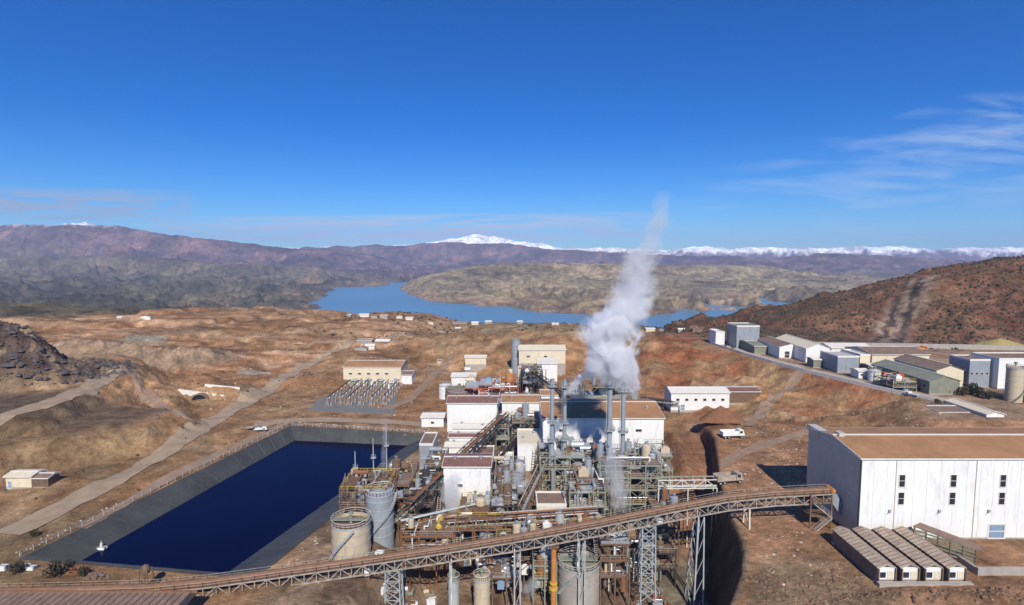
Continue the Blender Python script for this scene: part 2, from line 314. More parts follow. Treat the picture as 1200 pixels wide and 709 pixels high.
def ground_mat(name, far=False):
    m = bpy.data.materials.new(name); m.use_nodes = True; nt = m.node_tree; N = nt.nodes; L = nt.links
    b = N['Principled BSDF']; b.inputs['Roughness'].default_value = 0.95; b.inputs['Specular IOR Level'].default_value = 0.1
    at_ = N.new('ShaderNodeVertexColor'); at_.layer_name = 'soil'
    ge = N.new('ShaderNodeNewGeometry'); cur = at_.outputs['Color']
    sets = [(0.02, 0.5, 0.72, 1.3), (0.12, 0.65, 0.5, 1.45), (0.6, 0.8, 0.6, 1.42)] if not far else [(0.0018, 0.5, 0.62, 1.35), (0.008, 0.6, 0.5, 1.45), (0.035, 0.7, 0.5, 1.5)]
    for sc_, ro, lo, hi in sets:
        n = N.new('ShaderNodeTexNoise'); n.inputs['Scale'].default_value = sc_; n.inputs['Detail'].default_value = 7; n.inputs['Roughness'].default_value = ro
        L.new(ge.outputs['Position'], n.inputs['Vector'])
        r = N.new('ShaderNodeMapRange'); r.inputs['From Min'].default_value = 0.32; r.inputs['From Max'].default_value = 0.68; r.inputs['To Min'].default_value = lo; r.inputs['To Max'].default_value = hi
        L.new(n.outputs['Fac'], r.inputs['Value'])
        mx = N.new('ShaderNodeMix'); mx.data_type = 'RGBA'; mx.blend_type = 'MULTIPLY'; mx.inputs['Factor'].default_value = 1
        L.new(cur, mx.inputs['A']); L.new(r.outputs[0], mx.inputs['B']); cur = mx.outputs['Result']
    # scrub speckles
    vo = N.new('ShaderNodeTexVoronoi'); vo.inputs['Scale'].default_value = 0.035 if far else 0.42; L.new(ge.outputs['Position'], vo.inputs['Vector'])
    r = N.new('ShaderNodeMapRange'); r.inputs['From Min'].default_value = 0.12; r.inputs['From Max'].default_value = 0.34; r.inputs['To Min'].default_value = 1; r.inputs['To Max'].default_value = 0
    L.new(vo.outputs['Distance'], r.inputs['Value'])
    mu = N.new('ShaderNodeMath'); mu.operation = 'MULTIPLY'; L.new(r.outputs[0], mu.inputs[0])
    L.new(at_.outputs['Alpha'], mu.inputs[1])
    mx = N.new('ShaderNodeMix'); mx.data_type = 'RGBA'; L.new(mu.outputs[0], mx.inputs['Factor']); L.new(cur, mx.inputs['A']); mx.inputs['B'].default_value = (0.042, 0.032, 0.020, 1)
    L.new(mx.outputs['Result'], b.inputs['Base Color'])
    n = N.new('ShaderNodeTexNoise'); n.inputs['Scale'].default_value = 0.02 if far else 0.7; n.inputs['Detail'].default_value = 8; n.inputs['Roughness'].default_value = 0.7
    L.new(ge.outputs['Position'], n.inputs['Vector'])
    bp = N.new('ShaderNodeBump'); bp.inputs['Strength'].default_value = 0.9; bp.inputs['Distance'].default_value = 22.0 if far else 0.9
    L.new(n.outputs['Fac'], bp.inputs['Height']); L.new(bp.outputs[0], b.inputs['Normal'])
    return m
m_ground = ground_mat('bare earth'); m_farland = ground_mat('distant land', True)

# ------------------------------------------------------------------ mesh builder and tagging
FINE = {'handrail', 'truss_lacing', 'bracing', 'floor_beams', 'rail', 'idler', 'platform', 'cladding_joint', 'rack_frame', 'spiral_stair', 'saddle'}
class MB:
    def __init__(s): s.v = []; s.f = []
    def poly(s, pts, faces):
        n = len(s.v); s.v += [tuple(p) for p in pts]; s.f += [tuple(i+n for i in f) for f in faces]; return s
    def box(s, x0, x1, y0, y1, z0, z1):
        return s.poly([(x0, y0, z0), (x1, y0, z0), (x1, y1, z0), (x0, y1, z0), (x0, y0, z1), (x1, y0, z1), (x1, y1, z1), (x0, y1, z1)],
                      [(0, 3, 2, 1), (4, 5, 6, 7), (0, 1, 5, 4), (1, 2, 6, 5), (2, 3, 7, 6), (3, 0, 4, 7)])
    def beam(s, p, q, w=0.2, h=None):
        p = Vector(p); q = Vector(q); d = (q-p)
        if d.length < 1e-4: return s
        d.normalize(); up = Vector((0, 0, 1)) if abs(d.z) < 0.95 else Vector((0, 1, 0))
        a = d.cross(up).normalized()*w/2; b = a.cross(d).normalized()*(h or w)/2
        return s.poly([p-a-b, p+a-b, p+a+b, p-a+b, q-a-b, q+a-b, q+a+b, q-a+b],
                      [(0, 3, 2, 1), (4, 5, 6, 7), (0, 1, 5, 4), (1, 2, 6, 5), (2, 3, 7, 6), (3, 0, 4, 7)])
    def cyl(s, p, q, r0, r1=None, n=12, cap=True):
        p = Vector(p); q = Vector(q); r1 = r0 if r1 is None else r1; d = (q-p).normalized()
        up = Vector((0, 0, 1)) if abs(d.z) < 0.95 else Vector((0, 1, 0))
        a = d.cross(up).normalized(); b = a.cross(d); pts = []
        for c, r in ((p, r0), (q, r1)):
            for i in range(n):
                t = 2*math.pi*i/n; pts.append(c+a*math.cos(t)*r+b*math.sin(t)*r)
        fs = [(i, (i+1) % n, n+(i+1) % n, n+i) for i in range(n)]
        if cap: fs += [tuple(range(n-1, -1, -1)), tuple(range(n, 2*n))]
        return s.poly(pts, fs)
    def lathe(s, c, prof, n=24):
        c = Vector(c); pts = []; fs = []
        for r, z in prof:
            for i in range(n):
                t = 2*math.pi*i/n; pts.append((c.x+r*math.cos(t), c.y+r*math.sin(t), c.z+z))
        for k in range(len(prof)-1):
            for i in range(n):
                j = (i+1) % n; fs.append((k*n+i, k*n+j, (k+1)*n+j, (k+1)*n+i))
        return s.poly(pts, fs)
    def pipe(s, pts, r, n=8):
        for a, b in zip(pts[:-1], pts[1:]): s.cyl(a, b, r, n=n)
        return s
    def rail(s, pts, z=1.1, w=0.07, step=2.0):
        for a, b in zip(pts[:-1], pts[1:]):
            a = Vector(a); b = Vector(b); u = Vector((0, 0, z)); s.beam(a+u, b+u, w); s.beam(a+u*.5, b+u*.5, w*.7)
            k = max(1, int((b-a).length/step))
            for i in range(k+1):
                p = a.lerp(b, i/k); s.beam(p, p+u, w)
        return s
    def build(s, name, m, parent=None, world=False, smooth=False):
        if not s.v: return None
        me = bpy.data.meshes.new(name)
        v = s.v
        if parent is not None and world:
            l = parent.location; v = [(a[0]-l.x, a[1]-l.y, a[2]-l.z) for a in v]
        me.from_pydata(v, [], s.f); me.materials.append(m)
        if smooth:
            me.polygons.foreach_set('use_smooth', [True]*len(me.polygons))
            me.set_sharp_from_angle(angle=R(40))
        o = bpy.data.objects.new(name, me); COL.objects.link(o)
        if parent is not None: o.parent = parent
        if name in FINE: o['kind'] = 'stuff'
        return o
def tag(o, label, cat, group=None):
    o['label'] = label; o['category'] = cat
    if group: o['group'] = group
    return o
def thing(name, loc, label, cat, group=None, rz=0.0):
    o = bpy.data.objects.new(name, None); COL.objects.link(o); o.location = loc; o.rotation_euler = (0, 0, rz); o.empty_display_size = 0.5
    return tag(o, label, cat, group)
def copy_tree(o, parent=None):
    c = o.copy(); COL.objects.link(c)
    if parent is not None: c.parent = parent
    for ch in list(o.children): copy_tree(ch, c)
    return c
def struct(o): o['kind'] = 'structure'; return o
def stuff(o, label=None, cat=None):
    o['kind'] = 'stuff'
    if label: o['label'] = label; o['category'] = cat
    return o

# ------------------------------------------------------------------ terrain meshes
def mixc(c, colr, w): return c*(1-w[:, None])+np.array(colr)[None]*w[:, None]
def soil(x, y, z):
    n1 = fbm(x, y, 120, 4, 201); n2 = fbm(x, y, 30, 5, 211); n3 = fbm(x, y, 9, 4, 221)
    c = np.tile(np.array([[0.235, 0.155, 0.088]]), (len(x), 1))
    c = mixc(c, (0.285, 0.21, 0.13), ss(0.0, 0.5, n2))
    c = mixc(c, (0.20, 0.112, 0.058), ss(0.1, 0.6, n1+0.4*n3)*0.6)
    c = mixc(c, (0.17, 0.15, 0.10), ss(0.15, 0.6, -n1+0.5*n3)*0.55)
    al = 0.25*ss(-0.1, 0.4, n2+n3*0.5)
    # strata streaks on the benches left
    st = fbm(x*0.25, y*1.6, 22, 4, 231); w = ss(-40, -90, x)*ss(290, 330, y)
    c = mixc(c, (0.34, 0.24, 0.16), w*ss(0.05, 0.5, st)); c = mixc(c, (0.15, 0.085, 0.05), w*ss(0.1, 0.5, -st)*0.8)
    # red slopes on the right
    w = ss(60, 85, x)*ss(195, 225, y)*(1-ss(400, 450, y))
    rd = fbm(x+y*0.3, y, 26, 4, 241)
    c = mixc(c, (0.22, 0.095, 0.05), w*ss(-0.15, 0.35, rd)*0.8); c = mixc(c, (0.30, 0.22, 0.13), w*ss(0.15, 0.6, -rd)*0.8)
    c = mixc(c, (0.30, 0.215, 0.12), ss(34, 8, np.hypot(x-118, y-262))*0.6)
    w = ss(10, 5, np.hypot(x-81, y-212)); c = mixc(c, (0.20, 0.10, 0.055), w)
    # right pad
    w = ss(1, 5, x-bankx(y))*(1-ss(180, 200, y)); c = mixc(c, (0.255, 0.165, 0.105), w*0.85)
    c = mixc(c, (0.17, 0.16, 0.11), w*ss(118, 108, y)*ss(80, 60, x)*0.6)
    w = ss(14, 9, np.abs(x-bankx(y)+10)+3*n3)*(1-ss(205, 220, y))*ss(150, 165, y); c = mixc(c, (0.21, 0.09, 0.05), w*.8)
    # red spoil ridge left of the bank
    # plant pad: dark concrete and stained earth
    w = ss(-58, -45, x)*(1-ss(0, 2, x-bankx(y)))*(1-ss(205, 222, y)); c = mixc(c, (0.20, 0.16, 0.12), w*0.85)
    c = mixc(c, (0.10, 0.075, 0.055), w*ss(0.0, 0.4, n3)*0.7); c = mixc(c, (0.14, 0.155, 0.12), w*ss(30, 36, x)*ss(148, 140, y)*0.7); c = mixc(c, (0.20, 0.115, 0.07), w*ss(46, 50, x)*ss(142, 150, y)*0.9)
    # left dark hill, dark pad
    d, v = lined(x, y, ROCK_L); w = ss(34, 22, d+5*n3); c = mixc(c, (0.075, 0.062, 0.06), w*0.9); c = mixc(c, (0.25, 0.205, 0.14), w*ss(0.2, 0.5, n3+0.3*n2)); al = np.maximum(al, w)
    d, v = lined(x, y, [(-270, 330, 22), (-225, 322, 20), (-205, 330, 16), (-190, 345, 14)]); c = mixc(c, (0.20, 0.17, 0.13), ss(24, 14, d)*0.8)
    w = ss(6, -4, polysd(x, y, L9)); c = mixc(c, (0.085, 0.075, 0.065), w*0.75); c = mixc(c, (0.12, 0.09, 0.06), w*ss(-185, -165, x)*0.5)
    w = ss(-90, -110, x)*ss(200, 185, y)*ss(160, 180, y); c = mixc(c, (0.17, 0.12, 0.065), w*0.5)
    w = ss(-95, -115, x)*ss(165, 120, y); c = mixc(c, (0.13, 0.115, 0.07), w*0.7)
    # pale grey-green ponds and salt patches among the benches
    for a, b, r0, cc in ((170, 398, 20, (0.25, 0.26, 0.22)), (300, 438, 14, (0.24, 0.27, 0.24)), (325, 428, 16, (0.42, 0.30, 0.22))):
        q = GH(a, b); w = ss(1.0, 0.6, np.hypot((x-q.x)/r0, (y-q.y)/(r0*0.6))+0.3*n3); c = mixc(c, cc, w*0.8)
    # behind the plant
    w = ss(12, 4, np.abs(y-(236+0.0*x)))*ss(-100, -60, x)*ss(20, 0, x); c = mixc(c, (0.30, 0.20, 0.13), w*0.6)
    # plateau rim vegetation
    w = ss(430, 520, y+30*n1)*ss(-140, 20, x)*0.7; c = mixc(c, (0.16, 0.15, 0.10), w*ss(-0.2, 0.4, n2+.3)); al = np.maximum(al, w*0.8)
    # scrub hill right
    d, v = lined(x, y, HILL_R); w = ss(205, 175, d+12*n3)*ss(325, 340, y+5*n3)*ss(110, 140, x)
    c = mixc(c, (0.135, 0.078, 0.055), w*0.92); c = mixc(c, (0.125, 0.088, 0.055), w*ss(0.05, 0.45, n2)*0.85); c = mixc(c, (0.10, 0.048, 0.032), w*ss(0.1, 0.5, n1+n3*0.5)*0.7)
    q = (x-300)*0.55+(y-430)*-0.25; gd, _ = lined(x, y, [(228, 338, 0), (262, 380, 0), (330, 446, 0)]); gul = ss(14, 5, gd+9*n3+4*n2)*ss(338, 350, y)
    strp = 0.5+0.5*np.sin((x*0.75-y*0.66)*0.62+3*n3)
    c = mixc(c, (0.21, 0.18, 0.15), w*gul*0.85); c = mixc(c, (0.045, 0.042, 0.04), w*gul*ss(0.35, 0.75, strp)*0.95)
    al = np.maximum(al, w*(1-gul))
    # terrace yard
    w = ss(3, -3, polysd(x, y, TERR))*(1-ss(330, 350, y)); c = mixc(c, (0.22, 0.185, 0.145), w*0.7)
    w = ss(1.2, 0, np.abs(x-bankx(y)+bankw(y)/2)-bankw(y)/2)*(1-ss(195, 205, y)); c = mixc(c, (0.085, 0.062, 0.046), w)  # cut bank face coloured darker than nearby soil, deepening the shade on it
    return np.clip(c*np.array([1.25, 1.08, .95])[None], 0, .6), al
def soil_far(x, y, z):
    n1 = fbm(x, y, 900, 4, 301); n2 = fbm(x, y, 220, 5, 311); n3 = fbm(x, y, 60, 4, 321)
    c = np.tile(np.array([[0.115, 0.095, 0.060]]), (len(x), 1))
    c = mixc(c, (0.20, 0.15, 0.085), ss(-0.1, 0.5, n2)*0.6)
    w = ss(3300, 4300, y-0.2*np.abs(x)+300*n1); c = mixc(c, (0.125, 0.075, 0.082), w*0.85); c = mixc(c, (0.21, 0.125, 0.10), w*ss(0.0, 0.4, n2+.5*n3)*0.7); c = mixc(c, (0.06, 0.058, 0.045), w*ss(0.1, 0.5, -n2)*0.6)
    w = ss(-500, -700, x)*ss(3000, 2400, y); c = mixc(c, (0.085, 0.082, 0.055), w*0.6)
    w = ss(60, -40, polysd(x, y, PENIN))*ss(4200, 3700, y); c = mixc(c, (0.29, 0.22, 0.115), w*0.8); c = mixc(c, (0.12, 0.098, 0.055), w*ss(0.1, 0.5, -n3)*0.7)
    w = ss(-80, -97, z)*ss(-102, -98, z); c = mixc(c, (0.24, 0.15, 0.095), w*0.8)
    w = ss(-100, -101, z); c = mixc(c, (0.05, 0.06, 0.06), w)
    snow = ss(90, 165, z+45*n3+50*n2+30*n1)*ss(7900, 8200, y); c = mixc(c, (0.82, 0.84, 0.88), snow)
    snow = ss(345, 385, z+30*n3)*ss(4800, 5000, y)*ss(8200, 7000, y)*0.6; c = mixc(c, (0.8, 0.82, 0.86), snow)
    c = np.where((z < 1e9)[:, None], np.clip(c*1.15, 0, .86), c); al = 0.8*ss(0.0, 0.35, n2+n3*0.6)*(1-ss(-98, -101, z))*(1-ss(7500, 8200, y))
    return c, al
def polar(name, r0, r1, k, na, m, colf, amax=R(60)):
    nr = int(math.log(r1/r0)/k)+1; rr = np.geomspace(r0, r1, nr+1)
    aa = np.linspace(-amax, amax, na+1); A, RR = np.meshgrid(aa, rr)
    X = np.sin(A)*RR; Y = np.cos(A)*RR; Z = H(X.ravel(), Y.ravel())
    v = np.stack([X.ravel(), Y.ravel(), Z], 1)
    i = np.arange(nr)[:, None]*(na+1)+np.arange(na)[None]; i = i.ravel()
    f = np.stack([i, i+1, i+na+2, i+na+1], 1)
    me = bpy.data.meshes.new(name); me.vertices.add(len(v)); me.vertices.foreach_set('co', v.astype(np.float32).ravel())
    me.loops.add(f.size); me.loops.foreach_set('vertex_index', f.astype(np.int32).ravel())
    me.polygons.add(len(f)); me.polygons.foreach_set('loop_start', (np.arange(len(f))*4).astype(np.int32))
    me.polygons.foreach_set('use_smooth', np.ones(len(f), bool)); me.update(calc_edges=True)
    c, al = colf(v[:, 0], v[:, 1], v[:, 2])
    ca = me.color_attributes.new('soil', 'FLOAT_COLOR', 'POINT')
    ca.data.foreach_set('color', np.concatenate([c, al[:, None]], 1).astype(np.float32).ravel())
    me.materials.append(m); me.flip_normals() if me.polygons[0].normal.z < 0 else None
    o = bpy.data.objects.new(name, me); COL.objects.link(o); return struct(o)
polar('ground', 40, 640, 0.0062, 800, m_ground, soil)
polar('hills', 640, 4600, 0.0085, 850, m_farland, soil_far)
polar('mountains', 4600, 13600, 0.0085, 850, m_farland, soil_far)

def water_mat(name, colr, rough, wscale, bs):
    m = bpy.data.materials.new(name); m.use_nodes = True; N = m.node_tree.nodes; L = m.node_tree.links; b = N['Principled BSDF']
    b.inputs['Base Color'].default_value = (*colr, 1); b.inputs['Roughness'].default_value = rough; b.inputs['IOR'].default_value = 1.33 if colr[2] > .1 else 1.17
    ge = N.new('ShaderNodeNewGeometry'); n = N.new('ShaderNodeTexNoise'); n.inputs['Scale'].default_value = wscale; n.inputs['Detail'].default_value = 4
    L.new(ge.outputs['Position'], n.inputs['Vector']); bp = N.new('ShaderNodeBump'); bp.inputs['Strength'].default_value = bs; bp.inputs['Distance'].default_value = 0.4
    L.new(n.outputs['Fac'], bp.inputs['Height']); L.new(bp.outputs[0], b.inputs['Normal'])
    n2 = N.new('ShaderNodeTexNoise'); n2.inputs['Scale'].default_value = wscale*0.01; n2.inputs['Detail'].default_value = 4; L.new(ge.outputs['Position'], n2.inputs['Vector'])
    r = N.new('ShaderNodeValToRGB'); r.color_ramp.elements[0].color = (*[q*0.7 for q in colr], 1); r.color_ramp.elements[1].color = (*[q*1.3 for q in colr], 1)
    L.new(n2.outputs['Fac'], r.inputs[0]); L.new(r.outputs[0], b.inputs['Base Color'])
    return m
b = MB(); b.poly([(-5000, 700, -100), (5000, 700, -100), (5000, 6500, -100), (-5000, 6500, -100)], [(0, 1, 2, 3)])
struct(b.build('lake', water_mat('lake water', (0.11, 0.235, 0.33), 0.3, 0.15, 0.0)))

# pond: liner and water
def pond():
    b = MB(); n = 4; rim = POND
    C = (sum(p[0] for p in rim)/4, sum(p[1] for p in rim)/4)
    out = [(p[0]+(p[0]-C[0])*0.02, p[1]+(p[1]-C[1])*0.02) for p in rim]
    bot = [(w[0]+(w[0]-r[0])*0.7, w[1]+(w[1]-r[1])*0.7) for w, r in zip(POND_W, rim)]
    seg = 40
    for i in range(4):
        j = (i+1) % 4
        for s in range(seg):
            pts = []
            for t in (s/seg, (s+1)/seg):
                for ring, z in ((out, 0.12), (rim, 0.30), (bot, -5.95)):
                    e = 0.05*math.sin(s*7.3+t*31) if z < 0 else 0
                    pts.append((ring[i][0]*(1-t)+ring[j][0]*t, ring[i][1]*(1-t)+ring[j][1]*t, z+e*0))
            b.poly(pts, [(0, 3, 4, 1), (1, 4, 5, 2)])
    struct(b.build('pond_liner', m_liner))
    b = MB(); b.poly([(p[0], p[1], -3.5) for p in POND_W], [(0, 1, 2, 3)])
    w = b.build('pond_water', water_mat('dark pond water', (0.001, 0.0012, 0.022), 0.10, 0.8, 0.16)); struct(w)
    # welded seams of the liner, thin proud strips
    b = MB()
    for i in range(4):
        j = (i+1) % 4; L_ = math.dist(rim[i], rim[j]); k = int(L_/6.5)
        for s in range(1, k):
            t = s/k
            p = (rim[i][0]*(1-t)+rim[j][0]*t, rim[i][1]*(1-t)+rim[j][1]*t, 0.33); q = (bot[i][0]*(1-t)+bot[j][0]*t, bot[i][1]*(1-t)+bot[j][1]*t, -5.9)
            b.beam(p, q, 0.22, 0.05)
    struct(b.build('liner_seams', mat('liner seam', (0.085, 0.085, 0.08), 0.5)))
pond()

# draped tracks
def drape(name, pts, w, m, off=0.12, px=True, step=3.0, zfun=None):
    P = [GH(*p) if px else Vector((p[0], p[1], hz(*p))) for p in pts]
    Q = []
    for a, c in zip(P[:-1], P[1:]):
        k = max(1, int((c-a).length/step))
        for i in range(k): Q.append(a.lerp(c, i/k))
    Q.append(P[-1])
    for _ in range(4):
        Q = [Q[0]]+[(Q[i-1]+Q[i]*2+Q[i+1])/4 for i in range(1, len(Q)-1)]+[Q[-1]]
    rows = []
    cols = 7
    for i, q in enumerate(Q):
        t = (Q[min(i+1, len(Q)-1)]-Q[max(i-1, 0)]); t.z = 0; t.normalize(); nrm = Vector((t.y, -t.x, 0))
        ww = w*(1+0.12*math.sin(i*0.9)+0.08*math.sin(i*2.3))
        for k in range(cols):
            rows.append(q+nrm*ww*(k/(cols-1)-0.5))
    Z = H(np.array([r.x for r in rows]), np.array([r.y for r in rows]))
    v = [(r.x, r.y, float(z)+off) for r, z in zip(rows, Z)]
    f = [(i*cols+k, (i+1)*cols+k, (i+1)*cols+k+1, i*cols+k+1) for i in range(len(Q)-1) for k in range(cols-1)]
    b = MB(); b.poly(v, f); return struct(b.build(name, m))
m_track = mat('pale dirt track', (0.33, 0.245, 0.165), 0.95, var=0.2, scale=0.25, stain=(0.24, 0.16, 0.10), stain_amt=0.4)
m_track2 = mat('brown dirt track', (0.285, 0.195, 0.13), 0.95, var=0.2, scale=0.25, stain=(0.2, 0.12, 0.08), stain_amt=0.4)
m_croad = mat('dusty concrete road', (0.40, 0.345, 0.27), 0.9, var=0.15, scale=0.3)
drape('haul_road', [(-60, 510), (0, 492), (50, 475), (95, 458), (128, 441), (150, 434)], 9, m_track, 0.25)
drape('dirt_track', [(95, 620), (200, 560), (300, 512), (345, 492)], 3.6, m_track2, 0.2)
drape('haul_road', [(8, 628), (70, 598), (130, 566), (190, 532), (235, 503), (270, 481), (300, 462), (350, 432), (390, 412), (430, 399), (480, 391)], 8.5, m_track, 0.22)
drape('dirt_track', [(150, 434), (165, 452), (185, 475), (215, 492), (245, 497)], 5, m_track2, 0.2)
drape('dirt_track', [(300, 499), (340, 492), (400, 493), (470, 496), (510, 499)], 6, m_track, 0.2)
drape('dirt_track', [(440, 486), (478, 470), (500, 450), (520, 432), (530, 415)], 5, m_track2, 0.2)
drape('dirt_track', [(840, 560), (860, 535), (900, 520), (935, 510), (960, 500)], 4, m_track2, 0.1)
drape('dirt_track', [(870, 500), (905, 470), (930, 445), (950, 432)], 5, m_track2, 0.25)
drape('dirt_track', [(950, 600), (900, 612), (870, 606)], 0.8, m_track2, 0.1)

# haze
def haze():
    b = MB(); b.box(-12600, 12600, -900, 13900, -190, 620)
    m = bpy.data.materials.new('air haze'); m.use_nodes = True; N = m.node_tree.nodes; N.remove(N['Principled BSDF'])
    pv = N.new('ShaderNodeVolumePrincipled'); pv.inputs['Color'].default_value = (0.52, 0.67, 1.0, 1); pv.inputs['Density'].default_value = 0.000074
    m.node_tree.links.new(pv.outputs[0], N['Material Output'].inputs['Volume'])
    o = b.build('haze', m); o['kind'] = 'stuff'
haze()

# ================================================================== BUILDINGS
def window(parent, side, u, z, w, h, geom, frame_m=None, pane_m=None, name='window'):
    """frame proud of the wall by 6 cm with a pane set inside; geom=(x0,x1,y0,y1)"""
    x0, x1, y0, y1 = geom; f = MB(); p = MB(); t = max(0.08, min(w, h)*0.08)
    def B(mb, u0, u1, z0, z1, a, b):
        if side == 'S': mb.box(u0, u1, y0-b, y0-a, z0, z1)
        if side == 'N': mb.box(u0, u1, y1+a, y1+b, z0, z1)
        if side == 'W': mb.box(x0-b, x0-a, u0, u1, z0, z1)
        if side == 'E': mb.box(x1+a, x1+b, u0, u1, z0, z1)
    a, b_ = -0.02, 0.10
    B(f, u-w/2, u+w/2, z+h-t, z+h, a, b_); B(f, u-w/2, u+w/2, z, z+t, a, b_+0.05)
    B(f, u-w/2, u-w/2+t, z+t, z+h-t, a, b_); B(f, u+w/2-t, u+w/2, z+t, z+h-t, a, b_)
    if h > 2.0: B(f, u-w/2+t, u+w/2-t, z+h/2-t/3, z+h/2+t/3, a, b_-0.02)
    B(p, u-w/2+t, u+w/2-t, z+t, z+h-t, -0.02, 0.03)
    fo = f.build(name+('_frame' if name != 'window' else ''), frame_m or m_trim, parent)
    if name == 'window': fo.name = 'window'
    p.build('pane' if name == 'window' else name+'_panel', pane_m or m_glass, fo)
    return fo
def building(name, label, x0, x1, y0, y1, zb, h, rise=1.5, ridge='X', wall=None, roof=None, trim=None, wins=(), doors=(), rz=0, group=None, gable=None, over=0.35, cat='building', vents=0, base=4.0, flat=False):
    wall = wall or m_white; roof = roof or m_roofb; trim = trim or m_trim
    cx, cy = (x0+x1)/2, (y0+y1)/2; hx, hy = (x1-x0)/2, (y1-y0)/2
    base = max(base, zb-float(H(np.array([x0, x1, x0, x1]), np.array([y0, y0, y1, y1])).min())+1)
    t = thing(name, (cx, cy, zb), label, cat, group, rz)
    g = (-hx, hx, -hy, hy)
    b = MB(); b.box(-hx, hx, -hy, hy, 0, h); b.build('wall', wall, t)
    b = MB(); b.box(-hx-0.08, hx+0.08, -hy-0.08, hy+0.08, -base, 0.35); b.build('plinth', m_conc, t)
    b = MB(); q = MB()
    th = 0.22; e = over
    if flat:
        b.box(-hx+0.3, hx-0.3, -hy+0.3, hy-0.3, h+0.003, h+0.12)
        for a in ((-hx-.06, hx+.06, -hy-.06, -hy+.3), (-hx-.06, hx+.06, hy-.3, hy+.06), (-hx-.06, -hx+.3, -hy+.3, hy-.3), (hx-.3, hx+.06, -hy+.3, hy-.3)):
            q.box(a[0], a[1], a[2], a[3], h-0.25, h+0.55)
    elif ridge == 'X':
        gb = MB(); gb.poly([(-hx, -hy, h), (-hx, hy, h), (-hx, 0, h+rise), (hx, -hy, h), (hx, hy, h), (hx, 0, h+rise)], [(0, 2, 1), (3, 4, 5), (0, 3, 5, 2), (1, 2, 5, 4)])
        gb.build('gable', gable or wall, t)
        for s in (-1, 1):
            k = rise/hy; yo = hy+e; zo = h-e*k
            b.poly([(-hx-e, s*yo, zo+.02), (hx+e, s*yo, zo+.02), (hx+e, 0, h+rise+.02), (-hx-e, 0, h+rise+.02), (-hx-e, s*yo, zo+th), (hx+e, s*yo, zo+th), (hx+e, 0, h+rise+th), (-hx-e, 0, h+rise+th)],
                   [(0, 3, 2, 1), (4, 5, 6, 7), (0, 1, 5, 4), (1, 2, 6, 5), (3, 0, 4, 7), (2, 3, 7, 6)])
            q.beam((-hx-e-.05, s*(yo+.06), zo+.06), (hx+e+.05, s*(yo+.06), zo+.06), 0.14, 0.3)
            for sx in (-1, 1): q.beam((sx*(hx+e+.05), s*yo, zo+.1), (sx*(hx+e+.05), 0, h+rise+.1), 0.12, 0.4)
        q.box(-hx-e, hx+e, -0.35, 0.35, h+rise+th-.02, h+rise+th+.14)
    else:
        gb = MB(); gb.poly([(-hx, -hy, h), (hx, -hy, h), (0, -hy, h+rise), (-hx, hy, h), (hx, hy, h), (0, hy, h+rise)], [(0, 1, 2), (3, 5, 4), (0, 2, 5, 3), (1, 4, 5, 2)])
        gb.build('gable', gable or wall, t)
        for s in (-1, 1):
            k = rise/hx; xo = hx+e; zo = h-e*k
            b.poly([(s*xo, -hy-e, zo+.02), (s*xo, hy+e, zo+.02), (0, hy+e, h+rise+.02), (0, -hy-e, h+rise+.02), (s*xo, -hy-e, zo+th), (s*xo, hy+e, zo+th), (0, hy+e, h+rise+th), (0, -hy-e, h+rise+th)],
                   [(0, 3, 2, 1), (4, 5, 6, 7), (0, 1, 5, 4), (1, 2, 6, 5), (3, 0, 4, 7), (2, 3, 7, 6)])
            q.beam((s*(xo+.06), -hy-e, zo+.06), (s*(xo+.06), hy+e, zo+.06), 0.14, 0.3)
        q.box(-0.3, 0.3, -hy-e, hy+e, h+rise+th-.02, h+rise+th+.12)
    b.build('roof', roof, t); q.build('roof_trim', trim, t)
    for w in wins: window(t, *w, g)
    for d in doors: window(t, *d[:5], g, m_trim, d[5] if len(d) > 5 else m_blue, 'door')
    rnd = random.Random(int(abs(x0*7+y0*13)))
    for i in range(vents):
        vx = -hx+ (i+0.5)*2*hx/vents + rnd.uniform(-.6, .6); vy = rnd.uniform(-hy*.5, hy*.5)
        if flat: vz = h+.1
        elif ridge == 'X': vz = h+rise*(1-abs(vy)/hy)+th-.1
        else: vz = h+rise*(1-abs(vx)/hx)+th-.1
        b = MB(); b.cyl((vx, vy, vz), (vx, vy, vz+.7), .35, n=8); b.cyl((vx, vy, vz+.7), (vx, vy, vz+1.0), .6, .25, n=8); b.build('roof_vent', m_silver, t)
    return t

